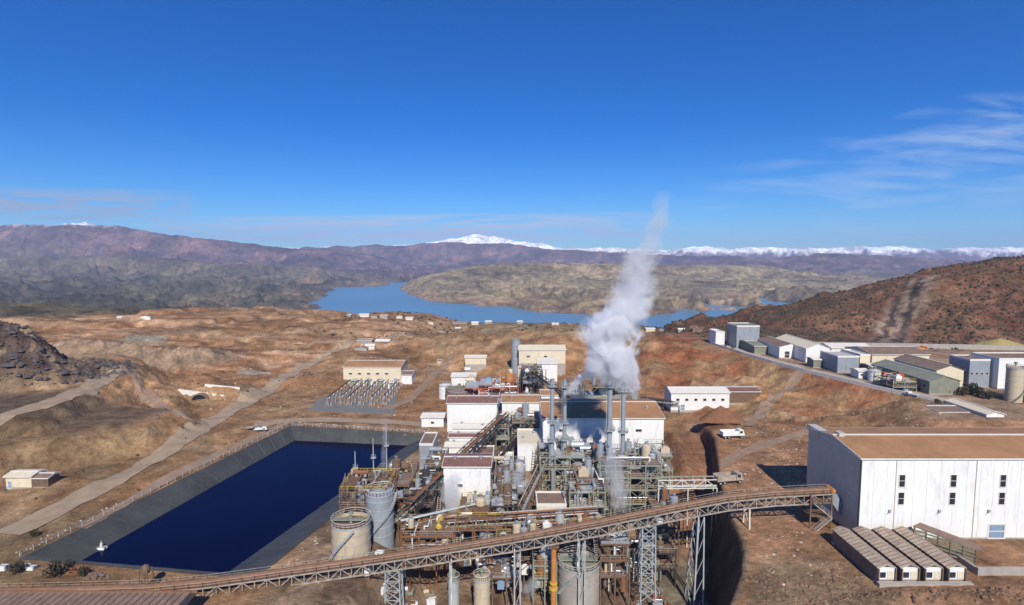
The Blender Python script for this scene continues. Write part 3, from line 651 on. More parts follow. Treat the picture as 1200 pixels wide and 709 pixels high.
# --- big white hall on the right pad
def big_hall():
    X0, X1, Y0, Y1, ZB, HT = at(1007, 585, 121).x, 160.0, 121.0, 143.0, 6.0, 18.7
    wins = []
    for px in (1056, 1116, 1174):
        u = at(px, 580, Y0).x-(X0+X1)/2
        wins += [('S', u, 12.1, 1.5, 3.0), ('S', u, 8.0, 1.5, 3.0)]
    for k in range(2): wins += [('S', 24+k*11.5, 12.1, 1.5, 3.0), ('S', 24+k*11.5, 8.0, 1.5, 3.0)]
    for u in (-7.6, 6.2): wins += [('W', u, 11.3, 1.2, 4.2), ('W', u, 5.2, 1.2, 4.2)]
    u = at(1167, 630, Y0).x-(X0+X1)/2; u2 = at(1070, 630, Y0).x-(X0+X1)/2
    doors = [('S', u, 0.02, 4.0, 3.6, m_blue), ('S', u2, 0.02, 6.0, 2.2, m_conc)]
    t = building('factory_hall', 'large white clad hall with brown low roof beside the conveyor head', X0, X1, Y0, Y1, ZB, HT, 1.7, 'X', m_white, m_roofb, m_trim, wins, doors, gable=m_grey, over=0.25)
    for c in t.children:
        if c.name.startswith('gable'): pass
    hx, hy = (X1-X0)/2, (Y1-Y0)/2
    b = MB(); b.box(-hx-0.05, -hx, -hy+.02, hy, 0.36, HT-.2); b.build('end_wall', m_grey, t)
    b = MB(); b.box(-hx-.2, -hx+2.0, hy-5, hy+.5, HT-.5, HT+1.0); b.build('roof_housing', m_grey, t); b = MB(); b.box(-hx+.8, -hx+2.2, -1.0, 1.0, HT+1.7, HT+2.6); b.build('roof_housing', m_grey, t)
    b = MB(); b.box(-hx-.12, -hx+.14, -hy-.14, -hy+.12, 0.3, HT); b.build('corner_trim', m_dark, t)
    for i in range(3):
        x = u+(-i*0)+[-34, -17, 0][i]*.45; b = MB()
    for px in (1042, 1100, 1158):
        x = at(px, 600, Y0).x-(X0+X1)/2; b = MB(); b.box(x-.25, x+.25, -hy-.35, -hy-.01, 6.3, 6.9); b.beam((x, -hy-.2, 6.6), (x-.5, -hy-.6, 6.2), .1); b.build('wall_lamp', m_tankg, t)
    for x in (-hx+8, -hx+26, -hx+50):
        b = MB(); b.pipe([(x, -hy-.12, .4), (x, -hy-.12, HT-.1)], .09, 6); b.build('downpipe', m_trim, t)
    b = MB()
    for k in range(26): b.box(-hx+3+k*3.0, -hx+3.06+k*3.0, -hy-.03, -hy+.02, .4, HT-.2)
    b.build('cladding_joint', mat('joint grey', (0.60, 0.60, 0.57), 0.6), t)
big_hall()

# --- four long ribbed sheds in front of the hall
def front_sheds():
    zt = 6.0
    spots = [(1003, 1037), (1040, 1071), (1073, 1103), (1105, 1134)]
    names = ['leftmost ribbed brown shed with white end in the row of four', 'second from left ribbed shed with white end in the row of four', 'third from left ribbed shed with white end in the row of four', 'rightmost ribbed shed of the four, beside the low yard wall']
    for k, (a, c) in enumerate(spots):
        yf = 117.0; xa = G(a, 662, zt)[0]; 
        x0 = 71.2+k*4.55; x1 = x0+4.05
        t = thing('storage_shed', ((x0+x1)/2, 103.6, zt), names[k], 'shed', 'ribbed sheds in front of the white hall')
        hx = (x1-x0)/2-.35; L_ = 15.5
        b = MB(); b.box(-hx, hx, 0.2, L_, 0, 3.2); b.build('wall', m_roofd, t)
        b = MB(); b.box(-hx-.1, hx+.1, 0.05, 0.2, 0.9, 3.4); b.build('end_wall', m_white, t)
        for s in (-1, 1):
            b = MB(); b.poly([(s*(hx+.2), -.1, 3.2), (s*(hx+.2), L_+.1, 3.2), (0, L_+.1, 3.9), (0, -.1, 3.9), (s*(hx+.2), -.1, 3.32), (s*(hx+.2), L_+.1, 3.32), (0, L_+.1, 4.02), (0, -.1, 4.02)],
                           [(0, 3, 2, 1), (4, 5, 6, 7), (0, 1, 5, 4), (1, 2, 6, 5), (2, 3, 7, 6), (3, 0, 4, 7)]); b.build('roof_slope', mat('pale dusty roof', (0.44, 0.36, 0.27), .75, var=.3, scale=.5, stain=(0.16, 0.09, 0.055), stain_amt=.4), t)
        for j in range(14):
            y = .5+j*(L_-1)/13; b = MB()
            b.beam((-hx-.2, y, 3.37), (0, y, 4.07), .12, .1); b.beam((0, y, 4.07), (hx+.2, y, 3.37), .12, .1); b.build('roof_rib', m_roofd, t)
        b = MB(); b.box(-hx*.75, -hx*.1, -.03, .05, 1.3, 2.4); b.build('hatch', m_glass, t)
        b = MB(); b.box(-hx*.7+hx*.8, hx*.8, -.03, .05, 1.1, 2.6); b.build('panel', m_cream, t)
        b = MB(); b.box(-hx-.2, hx+.2, -.2, 1.0, -1.5, .6); b.build('footing', m_conc, t); b = MB(); b.box(-hx-.2, hx+.2, L_-1, L_, -1.5, 0.5); b.build('footing', m_conc, t)
        for s in (-1, 1): b = MB(); b.box(s*hx-.12, s*hx+.12, -.3, 0.05, -.5, 3.2); b.build('corner_post', m_brown, t)
    b = MB(); b.box(71, 89.2, 102.2, 103.1, 4.8, 6.9); tag(b.build('retaining_wall', m_conc), 'low pale concrete wall running under the white shed ends', 'wall')
    b = MB(); b.box(93.5, 125, 106.4, 107.0, 4.8, 7.6); b.box(93.5, 94.1, 107.0, 114, 4.8, 7.4); tag(b.build('yard_wall', m_conc), 'low concrete yard wall right of the four ribbed sheds', 'wall')
    # covered canopy and ramp
    t = thing('canopy', (92.5, 112.8, 6.0), 'dark louvred canopy leaning against the white hall by the blue door', 'canopy')
    b = MB(); b.poly([(-4.4, 4.5, 4.8), (3.2, -3.5, 3.6), (5.8, -2.2, 3.6), (-1.8, 5.9, 4.8), (-4.4, 4.5, 5.0), (3.2, -3.5, 3.8), (5.8, -2.2, 3.8), (-1.8, 5.9, 5.0)], [(0, 3, 2, 1), (4, 5, 6, 7), (0, 1, 5, 4), (1, 2, 6, 5), (2, 3, 7, 6), (3, 0, 4, 7)]); b.build('roof', m_roofd, t)
    for k in range(6):
        f = k/5; b = MB(); b.beam((-4.2+7.2*f, 4.3-7.6*f, -.5), (-4.2+7.2*f, 4.3-7.6*f, 4.8-1.15*f), .25); b.build('post', m_brown, t)
    for k in range(5):
        b = MB(); z = .8+k*.75; b.beam((-4.2, 4.2, z+.3), (3.0, -3.4, z), .1, .35); b.build('louvre', m_green, t)
front_sheds()

# ================================================================== STEEL STRUCTURES
def stair(b, p, q, w=0.9):
    p = Vector(p); q = Vector(q); d = q-p; n = max(3, int(abs(d.z)/.35)); s = Vector((d.y, -d.x, 0)).normalized()*w/2
    b.beam(p+s, q+s, .12, .25); b.beam(p-s, q-s, .12, .25)
    for i in range(1, n): c = p.lerp(q, i/n); b.beam(c-s, c+s, .25, .05)
    b.rail([p+s, q+s]); b.rail([p-s, q-s])
def vessel(parent, x, y, z, r, h, m, rnd, top='dome', legs=True):
    b = MB()
    pr = [(0.01, 0), (r*.6, .0), (r, r*.35), (r, h-r*.35), (r*.6, h-.02), (0.01, h)] if top == 'dome' else [(0.01, 0), (r, 0), (r, h), (r*.96, h+.02), (0.01, h+r*.25)]
    b.lathe((x, y, z), pr, 14); v = b.build('vessel', m, parent, smooth=True)
    b = MB(); b.cyl((x, y, z+h*.98), (x, y, z+h+.7), .25, n=6); b.cyl((x, y, z+h+.7), (x, y, z+h+.95), .45, n=8); b.build('agitator', m_green if rnd.random() < .5 else m_blue, v)
    if rnd.random() < .7:
        b = MB()
        for k in range(2):
            a = rnd.uniform(0, 6.28); b.cyl((x, y, z+h*(.3+.4*k)), (x+math.cos(a)*(r+.5), y+math.sin(a)*(r+.5), z+h*(.3+.4*k)), .18, n=6)
        b.lathe((x, y, z+h*.5), [(r+.04, 0), (r+.04, .2)], 14); b.build('nozzle', m_steel, v)
    return v
def drum(parent, p, q, r, m):
    b = MB(); p = Vector(p); q = Vector(q); d = (q-p).normalized()
    b.cyl(p, q, r, n=14); b.cyl(p-d*r*.4, p, r*.55, r, n=14); b.cyl(q, q+d*r*.4, r, r*.55, n=14); v = b.build('drum', m, parent, smooth=True)
    b = MB()
    for f in (.2, .8):
        c = p.lerp(q, f); b.box(c.x-.35, c.x+.35, c.y-.35, c.y+.35, c.z-r-.6, c.z-r*.7)
    b.build('saddle', m_conc, v)
def steel_structure(label, x0, x1, y0, y1, zb, hts, steel=None, seed=1, bx=5.0, by=5.0, dens=1.0, vm=None, cat='steel structure', group=None, roof=False, stairs=True, name='process_structure', base=3.0):
    rnd = random.Random(seed); steel = steel or m_green; vm = vm or [m_tankg, m_beige, m_silver, m_rust, m_steel]
    cx, cy = (x0+x1)/2, (y0+y1)/2; t = thing(name, (cx, cy, zb), label, cat, group); base = max(base, zb-hz(cx, y0)+1.5)
    hx, hy = (x1-x0)/2, (y1-y0)/2; nx = max(1, round(2*hx/bx)); ny = max(1, round(2*hy/by))
    xs = [-hx+2*hx*i/nx for i in range(nx+1)]; ys = [-hy+2*hy*j/ny for j in range(ny+1)]
    top = hts[-1]; lv = [0]+list(hts)
    for i, x in enumerate(xs):
        for j, y in enumerate(ys):
            if 0 < i < nx and 0 < j < ny and rnd.random() < .5: continue
            zt = top if rnd.random() < .8 else lv[-2]+(.0)
            b = MB(); b.beam((x, y, -base), (x, y, zt+.9), .30); b.build('column', steel, t)
    b = MB(); br = MB()
    for li, z in enumerate(hts):
        for y in ys: b.beam((-hx, y, z-.2), (hx, y, z-.2), .2, .38)
        for x in xs: b.beam((x, -hy, z-.2), (x, hy, z-.2), .2, .38)
        z0 = lv[li]
        for i in range(nx):
            for yy in (ys[0], ys[-1]):
                if rnd.random() < .55: br.beam((xs[i], yy, z0), (xs[i+1], yy, z-.3), .13)
                if rnd.random() < .35: br.beam((xs[i+1], yy, z0), (xs[i], yy, z-.3), .13)
        for j in range(ny):
            for xx in (xs[0], xs[-1]):
                if rnd.random() < .5: br.beam((xx, ys[j], z0), (xx, ys[j+1], z-.3), .13)
    b.build('floor_beams', steel, t); br.build('bracing', steel, t)
    for li, z in enumerate(hts):
        b = MB()
        for i in range(nx):
            for j in range(ny):
                if rnd.random() < (.72 if li < len(hts)-1 else .5):
                    b.box(xs[i]+.05, xs[i+1]-.05, ys[j]+.05, ys[j+1]-.05, z+.01, z+.08)
        b.build('platform', rnd.choice([m_steel, m_roofd, m_brown]), t)
        b = MB(); c = [(-hx, -hy, z), (hx, -hy, z), (hx, hy, z), (-hx, hy, z), (-hx, -hy, z)]
        b.rail(c, 1.15, .09, 1.8); b.build('handrail', m_yellow if rnd.random() < .15 else m_dusty, t)
    # vessels standing on the levels
    n = int(nx*ny*1.3*dens)+2
    for k in range(n):
        z = rnd.choice(lv[:-1]+[lv[-1]]); r = rnd.uniform(.7, min(bx, by)*.36); x = rnd.uniform(-hx+r, hx-r); y = rnd.uniform(-hy+r, hy-r)
        h = rnd.uniform(2.0, 5.0); kd = rnd.random(); m = rnd.choice(vm)
        if kd < .5: vessel(t, x, y, z+.09, r, h, m, rnd, 'dome' if rnd.random() < .5 else 'cone')
        elif kd < .75:
            l = rnd.uniform(2, 4.5)
            if rnd.random() < .5: drum(t, (x-l/2, y, z+r*.8+.6), (x+l/2, y, z+r*.8+.6), r*.65, m)
            else: drum(t, (x, y-l/2, z+r*.8+.6), (x, y+l/2, z+r*.8+.6), r*.65, m)
        else:
            b = MB(); b.box(x-r, x+r, y-r*.7, y+r*.7, z+.1, z+h*.55); b.box(x-r*.5, x+r*.5, y-r*.4, y+r*.4, z+h*.55, z+h*.7); b.build('cabinet', rnd.choice([m_white, m_red, m_blue, m_beige, m_brown]), t)
    # pipe runs
    for k in range(int(7*dens)+nx*2):
        z = rnd.choice(hts)+rnd.uniform(-1.4, 1.6); y = rnd.uniform(-hy, hy); x = rnd.uniform(-hx, hx); r = rnd.uniform(.10, .32)
        if rnd.random() < .6: P = [(x, y, rnd.choice(lv)), (x, y, z), (rnd.uniform(-hx, hx), y, z)]; P.append((P[-1][0], y, rnd.choice(lv)+.5))
        else: P = [(x, y, z), (x, rnd.uniform(-hy, hy), z)]; P.append((x+rnd.uniform(-3, 3), P[-1][1], z)); P.append((P[-1][0], P[-1][1], rnd.choice(lv)))
        b = MB(); b.pipe(P, r, 7); b.build('pipe', rnd.choice([m_silver, m_silver, m_rust, m_green, m_steel, m_white]), t, smooth=True)
    if stairs:
        b = MB(); side = -1 if rnd.random() < .5 else 1; X = side*(hx+.8); z0 = -1.0; d = 1
        for z in hts:
            stair(b, (X, -d*hy*.5, z0), (X, d*hy*.5, z)); z0 = z; d = -d
        b.build('staircase', m_yellow if rnd.random() < .2 else m_dusty, t)
    if roof:
        b = MB(); b.box(-hx-.5, hx+.5, -hy-.5, hy+.5, top+1.0, top+1.2); b.build('roof', m_roofd, t)
    return t
def stack(label, x, y, zb, h, r, m=None, group='tall exhaust stacks of the plant'):
    t = thing('exhaust_stack', (x, y, zb), label, 'chimney', group); m = m or m_tankg
    b = MB(); b.lathe((0, 0, 0), [(r*2.0, -3), (r*2.0, 9), (r*1.5, 10.5), (r*1.02, 13.5), (r, 14), (r, h), (r*1.12, h), (r*1.12, h+.3), (r*.85, h+.3), (r*.8, h-1)], 14); b.build('shaft', m, t, smooth=True)
    for z in (14.5, h*.6, h-2.0):
        b = MB(); b.lathe((0, 0, z), [(r, 0), (r+.9, 0), (r+.9, .12), (r, .12)], 14)
        c = [((r+.85)*math.cos(k*math.pi/4), (r+.85)*math.sin(k*math.pi/4), z+.1) for k in range(9)]; b.rail(c, 1.0, .07, 1.0); b.build('gallery', m_steel, t)
    b = MB(); b.beam((-r-.25, -.25, 1), (-r-.25, -.25, h), .07); b.beam((-r-.25, .25, 1), (-r-.25, .25, h), .07)
    for k in range(int(h/.8)): b.beam((-r-.25, -.25, 1+k*.8), (-r-.25, .25, 1+k*.8), .05)
    b.build('ladder', m_steel, t)
    b = MB(); b.cyl((0, -r*2, 6), (0, -r*2-2.5, 6), r*.8, n=10); b.cyl((0, -r*2-2.5, 6.6), (0, -r*2-2.5, -1), r*.85, n=10); b.build('duct', m_silver, t, smooth=True)
    return t
def tank(label, x, y, zb, r, h, m, rim=True, slurry=None, cat='tank', group=None, name='storage_tank', cone=True, stairs=True, base=3):
    base = max(base, zb-hz(x, y-r)+1.5)
    t = thing(name, (x, y, zb), label, cat, group)
    b = MB(); b.lathe((0, 0, 0), [(r, -base), (r, h), (r*.97, h), (r*.97, h-(.8 if slurry else .0))], 32); b.build('shell', m, t, smooth=True)
    b = MB()
    for k in range(1, int(h/2.2)+1): b.lathe((0, 0, k*2.2), [(r, 0), (r+.07, 0), (r+.07, .14), (r, .14)], 32)
    b.lathe((0, 0, h-.25), [(r, 0), (r+.16, 0), (r+.16, .27), (r, .27)], 32); b.build('hoop', m_steel, t)
    b = MB()
    if slurry: b.lathe((0, 0, h-.8), [(r*.97, 0), (.01, 0)], 32); b.build('contents', slurry, t)
    else: b.lathe((0, 0, h), [(r, 0), (r*.5, r*.14), (.01, r*.2)], 32); b.build('cone_roof', m, t, smooth=True)
    b = MB(); c = [((r+.05)*math.cos(k*math.pi/12), (r+.05)*math.sin(k*math.pi/12), h+.02) for k in range(25)]; b.rail(c, 1.1, .08, 1.5); b.build('handrail', m_trim, t)
    b = MB()
    if slurry: b.box(-r, r, -.55, .55, h+.2, h+.4); b.rail([(-r, -.55, h+.4), (r, -.55, h+.4)]); b.rail([(-r, .55, h+.4), (r, .55, h+.4)])
    b.cyl((0, 0, h-.6), (0, 0, h+1.6), .35, n=8); b.cyl((0, 0, h+1.6), (0, 0, h+2.1), .6, n=8); b.build('bridge', m_green, t)
    if stairs:
        b = MB(); n = int(h/.4)
        for k in range(n):
            a = 3.6+k*.9/r*.35; b.box(*(lambda X, Y: (X-.35, X+.35, Y-.35, Y+.35))((r+.55)*math.cos(a), (r+.55)*math.sin(a)), k*.4, k*.4+.1)
        for k in range(n-1):
            a = 3.6+k*.9/r*.35; a2 = 3.6+(k+1)*.9/r*.35
            b.beam(((r+.95)*math.cos(a), (r+.95)*math.sin(a), k*.4+1), ((r+.95)*math.cos(a2), (r+.95)*math.sin(a2), (k+1)*.4+1), .07)
        b.build('spiral_stair', m_steel, t)
    return t

# --- white plant buildings
building('process_hall', 'widest white hall behind the four tall stacks, brown roof', 10.5, 51.5, 184, 209, 0, 15.2, 2.2, 'X', m_white, m_roofb, wins=[('S', -14, 10.5, 2.2, 1.0), ('S', 12, 10.5, 2.2, 1.0), ('E', 0, 9, 2.4, 1.2)], doors=[('S', 15, .02, 4, 4.6)], vents=5)
building('process_hall', 'white block with rust edged roof at the far right corner of the dark pond', -25.8, -6.0, 216, 228, 0, 11.8, 1.2, 'X', m_white, m_roofm, wins=[('E', 0, 7, 1.6, 1.2)], vents=3)
building('process_hall', 'white block between the pond corner block and the widest hall', -4.0, 11.0, 218, 232, 0, 11.6, 1.0, 'X', m_white, m_roofb, vents=2)
building('reagent_building', 'small white building with reddish brown roof among the pipe racks near the middle', -19.6, -6.2, 154, 164, -3, 13.0, 0.9, 'X', m_white, m_roofm, wins=[('S', -2, 7, 1.6, 1.0)], vents=2)
building('sampling_building', 'tall white box with sandy flat roof left of the four stacks', 1.8, 10.2, 176, 192, -1, 9.6, 1.0, 'X', m_white, m_cream, flat=True, vents=2)
building('pump_house', 'beige box with dusty flat roof in front of the two left stacks', 6.6, 14.5, 143, 151, -5, 8.6, 1.0, 'X', m_cream, m_roofd, flat=True, wins=[('S', 2, 3.4, 1.4, 1.1)])
building('pump_house', 'small dark grey block at the right corner of the dark pond', -30.5, -26.0, 178, 190, 0, 8.0, .6, 'X', m_tankg, m_roofd, flat=True)
building('pump_house', 'low white hut with dark roof beside the inclined pipe gallery', -28.5, -23, 160, 170, -2, 4.5, .8, 'X', m_white, m_dark)
building('electrical_building', 'long cream building with brown roof behind the switchyard', -93.5, -61.5, 303, 324, -.5, 9.2, 1.6, 'X', m_cream, m_roofb, wins=[('S', u, 5, 2.0, 1.0) for u in (-12, -7, -2, 3, 8)], doors=[('S', 13, .02, 2.4, 3)], vents=3)
building('site_office', 'low white annex at the right end of the long cream building', -60.8, -55, 300, 312, -.5, 5.5, .8, 'X', m_white, m_roofd)
building('crusher_building', 'cream building on the brown slope with pale roof, left of the plume', 4, 31, 318, 332, 7.5, 8.2, 1.6, 'X', m_cream, m_cream, wins=[('S', -8, 4, 2, 1), ('S', 2, 4, 2, 1)])
building('crusher_building', 'stepped white building just below the cream building on the slope', 14, 24.5, 296, 312, 2, 10, 1.2, 'X', m_white, m_trim)
building('crusher_building', 'narrow orange and cream tower beside the dark lattice gallery', 3, 9.5, 278, 286, 0, 12, .6, 'X', m_cream, m_roofb, flat=True)
building('site_office', 'small cream hut with flat roof on the slope behind the red piping', -29, -16, 338, 346, 3, 4.6, .6, 'X', m_cream, m_trim)
building('site_office', 'pale low building in a row of tanks behind the corner block', -31.5, -19, 284, 294, 0, 7.5, .8, 'X', m_white, m_trim, wins=[('S', -2, 3, 1.4, 1)])
building('workshop', 'long white workshop standing alone under the red slopes', 71, 97, 243, 254, 1, 8.2, 1.2, 'X', m_white, m_trim, wins=[('S', u, 4.5, 1.6, 1.2) for u in (-10, -6, -2, 2, 6, 10)], doors=[('S', -7.8, .02, 2.2, 3)])
building('workshop', 'dark red open lean-to at the right end of the white workshop', 98, 112, 246, 256, 3.5, 5.5, .8, 'X', m_brown, m_roofm)
building('control_room', 'low white strip building between pond corner and white block', -37, -28, 222, 229, 0, 4.2, .5, 'X', m_white, m_trim, wins=[('S', 0, 1.6, 1.4, 1)])
building('control_room', 'white hut at the right side of the widest hall', 52.5, 57, 232, 240, 0, 6.5, .5, 'X', m_white, m_trim)
building('site_hut', 'small pale cream cabin on the grassy bank at the far left', GH(24, 573).x-4.2, GH(24, 573).x+3.4, GH(24, 573).y, GH(24, 573).y+5, GH(24, 573).z+.2, 3.6, .5, 'X', m_cream, m_cream, doors=[('S', -2.6, .02, 1.2, 2.2)], base=2)
building('site_hut', 'dark framed lean-to attached right of the cream cabin', GH(24, 573).x+3.5, GH(24, 573).x+8, GH(24, 573).y+.4, GH(24, 573).y+4.6, GH(24, 573).z+.1, 3.1, .5, 'X', m_brown, m_roofd, base=2)

for k, (y, lab) in enumerate(((190, 'nearest long low white roof of the stepped row beside the pipe gallery'), (196.5, 'middle long low white roof of the stepped row beside the pipe gallery'), (203, 'farthest long low white roof of the stepped row beside the pipe gallery'))):
    building('stepped_shed', lab, -23.5+k*.6, -11+k*1.5, y, y+5.2, 0, 3.2+k*1.3, .5, 'X', m_white, [m_trim, m_roofm, m_trim][k], vents=2)
building('electrical_room', 'small pale room between the red roofed building and the tall white box', -4.5, .5, 173, 180, -1, 5.5, .5, 'X', m_white, m_trim, flat=True, vents=1)
building('electrical_room', 'grey room with flat roof beneath the lattice gallery', -12, -6, 178, 186, 0, 4.6, .5, 'X', m_tankg, m_roofd, flat=True)
building('compressor_house', 'white block with brown roof right of the middle white block', 12, 22, 224, 234, 0, 13.0, .8, 'X', m_white, m_roofb)

# --- terrace buildings on the right
ZT = 15.0
building('thickener_tower', 'grey windowless tower block at the far end of the terrace', 134, 147.5, 328, 343, ZT, 13.2, .8, 'X', m_tankg, m_roofg, flat=True)
building('terrace_shed', 'white cubes stacked left of the grey terrace tower', 126, 131.5, 340, 352, ZT, 8, .6, 'X', m_white, m_trim, flat=True)
def tb(lab, pxa, pxb, pyb, dep, h, rise, ridge, wall, roof, z=ZT, **k):
    x0, y0 = G(pxa, pyb, z); x1, _ = G(pxb, pyb, z); return building(k.pop('name', 'terrace_building'), lab, x0, x1, y0, y0+dep, z, h, rise, ridge, wall, roof, **k)
tb('low green grey shed right of the grey terrace tower', 884, 910, 415, 26, 4.5, 1.0, 'X', m_roofg, m_roofg)
tb('white fronted shed with dark doors on the terrace', 913, 940, 420, 26, 6.5, 1.5, 'Y', m_white, m_roofd, doors=[('S', -2, .02, 3, 4, m_dark), ('S', 3.5, .02, 3, 4, m_dark)])
tb('pale gabled hall with white end wall in the middle of the terrace', 944, 972, 425, 34, 7.5, 2.4, 'Y', m_white, m_cream)
tb('long white roofed shed behind the blue grey block', 974, 1022, 421, 14, 6.0, 1.2, 'X', m_white, m_trim)
tb('small dark cabin with white roof before the gabled hall', 953, 966, 431, 6, 4.0, .5, 'X', m_roofg, m_trim)
tb('blue grey block with white side in the terrace row', 981, 1006, 437, 15, 7.6, .8, 'X', m_tankg, m_grey, flat=True)
tb('cream box touching the right of the blue grey block', 1007, 1019, 436, 15, 8.0, .6, 'X', m_cream, m_trim, flat=True)
tb('small white cabin at the front of the terrace row', 1006, 1018, 444, 6, 3.4, .5, 'X', m_white, m_trim, wins=[('S', -1, 1.4, 1, 1)])
tb('dark brown cabin between the cream box and the long shed', 1021, 1032, 441, 8, 4.4, .5, 'X', m_brown, m_trim)
building('terrace_building', 'very long low shed with grey green roof on the terrace', 166, 178, 217, 252, ZT, 5.6, 1.8, 'Y', m_roofg, m_roofg, wins=[('W', u, 2.2, 2.4, 1.6) for u in range(-15, 17, 5)])
building('terrace_building', 'wide brown roofed shed behind the long grey green shed', 176, 204, 268, 290, ZT, 7.0, 2.0, 'X', m_cream, m_roofd)
building('terrace_building', 'tan gabled building at the near end of the long green grey shed', 178.6, 190, 230, 256, ZT, 7.2, 2.0, 'Y', m_cream, m_roofd)
building('terrace_building', 'dark blue grey hall with a row of small windows', 191.5, 200, 229, 240, ZT, 11.5, .6, 'X', m_tankg, m_roofd, flat=True, wins=[('S', u, 5.4, 1.1, 1.1) for u in (-3.2, -1.1, 1.1, 3.2)])
building('terrace_building', 'tall white block at the right edge of the photo behind the silo', 201, 245, 226, 240, ZT, 12.5, .8, 'X', m_white, m_roofd, flat=True, wins=[('S', -12, 8.5, 3, 1.2), ('S', -8, 5, 1.6, 1.6)])
building('terrace_shed', 'tan roofed shed with white end wall behind the large white hall', 162.5, 168.5, 186, 204, 13.2, 2.8, .8, 'Y', m_white, m_cream)
building('terrace_shed', 'low dark brown shed left of the tan roofed shed', 151, 161, 192, 204, 13, 2.0, .5, 'X', m_roofd, m_roofd)
tank('beige cylindrical silo in front of the white block at the right edge', 190.5, 207, ZT-1, 2.7, 14.0, m_beige, cat='silo', name='silo')
steel_structure('brown steel tower beside the beige silo at the right edge', 193.5, 201, 200, 210, ZT-2, [4.5, 9, 12], m_brown, 71, 4.5, 5, .6)
steel_structure('low pipework frame along the terrace road by the long shed', 155, 164.5, 222, 234, ZT-.5, [2.5, 4.6], m_green, 72, 4, 4, .6, stairs=False)
tank('white water tank between the low frame and the long shed', 160.5, 242, ZT, 2.6, 4.5, m_white, stairs=False)

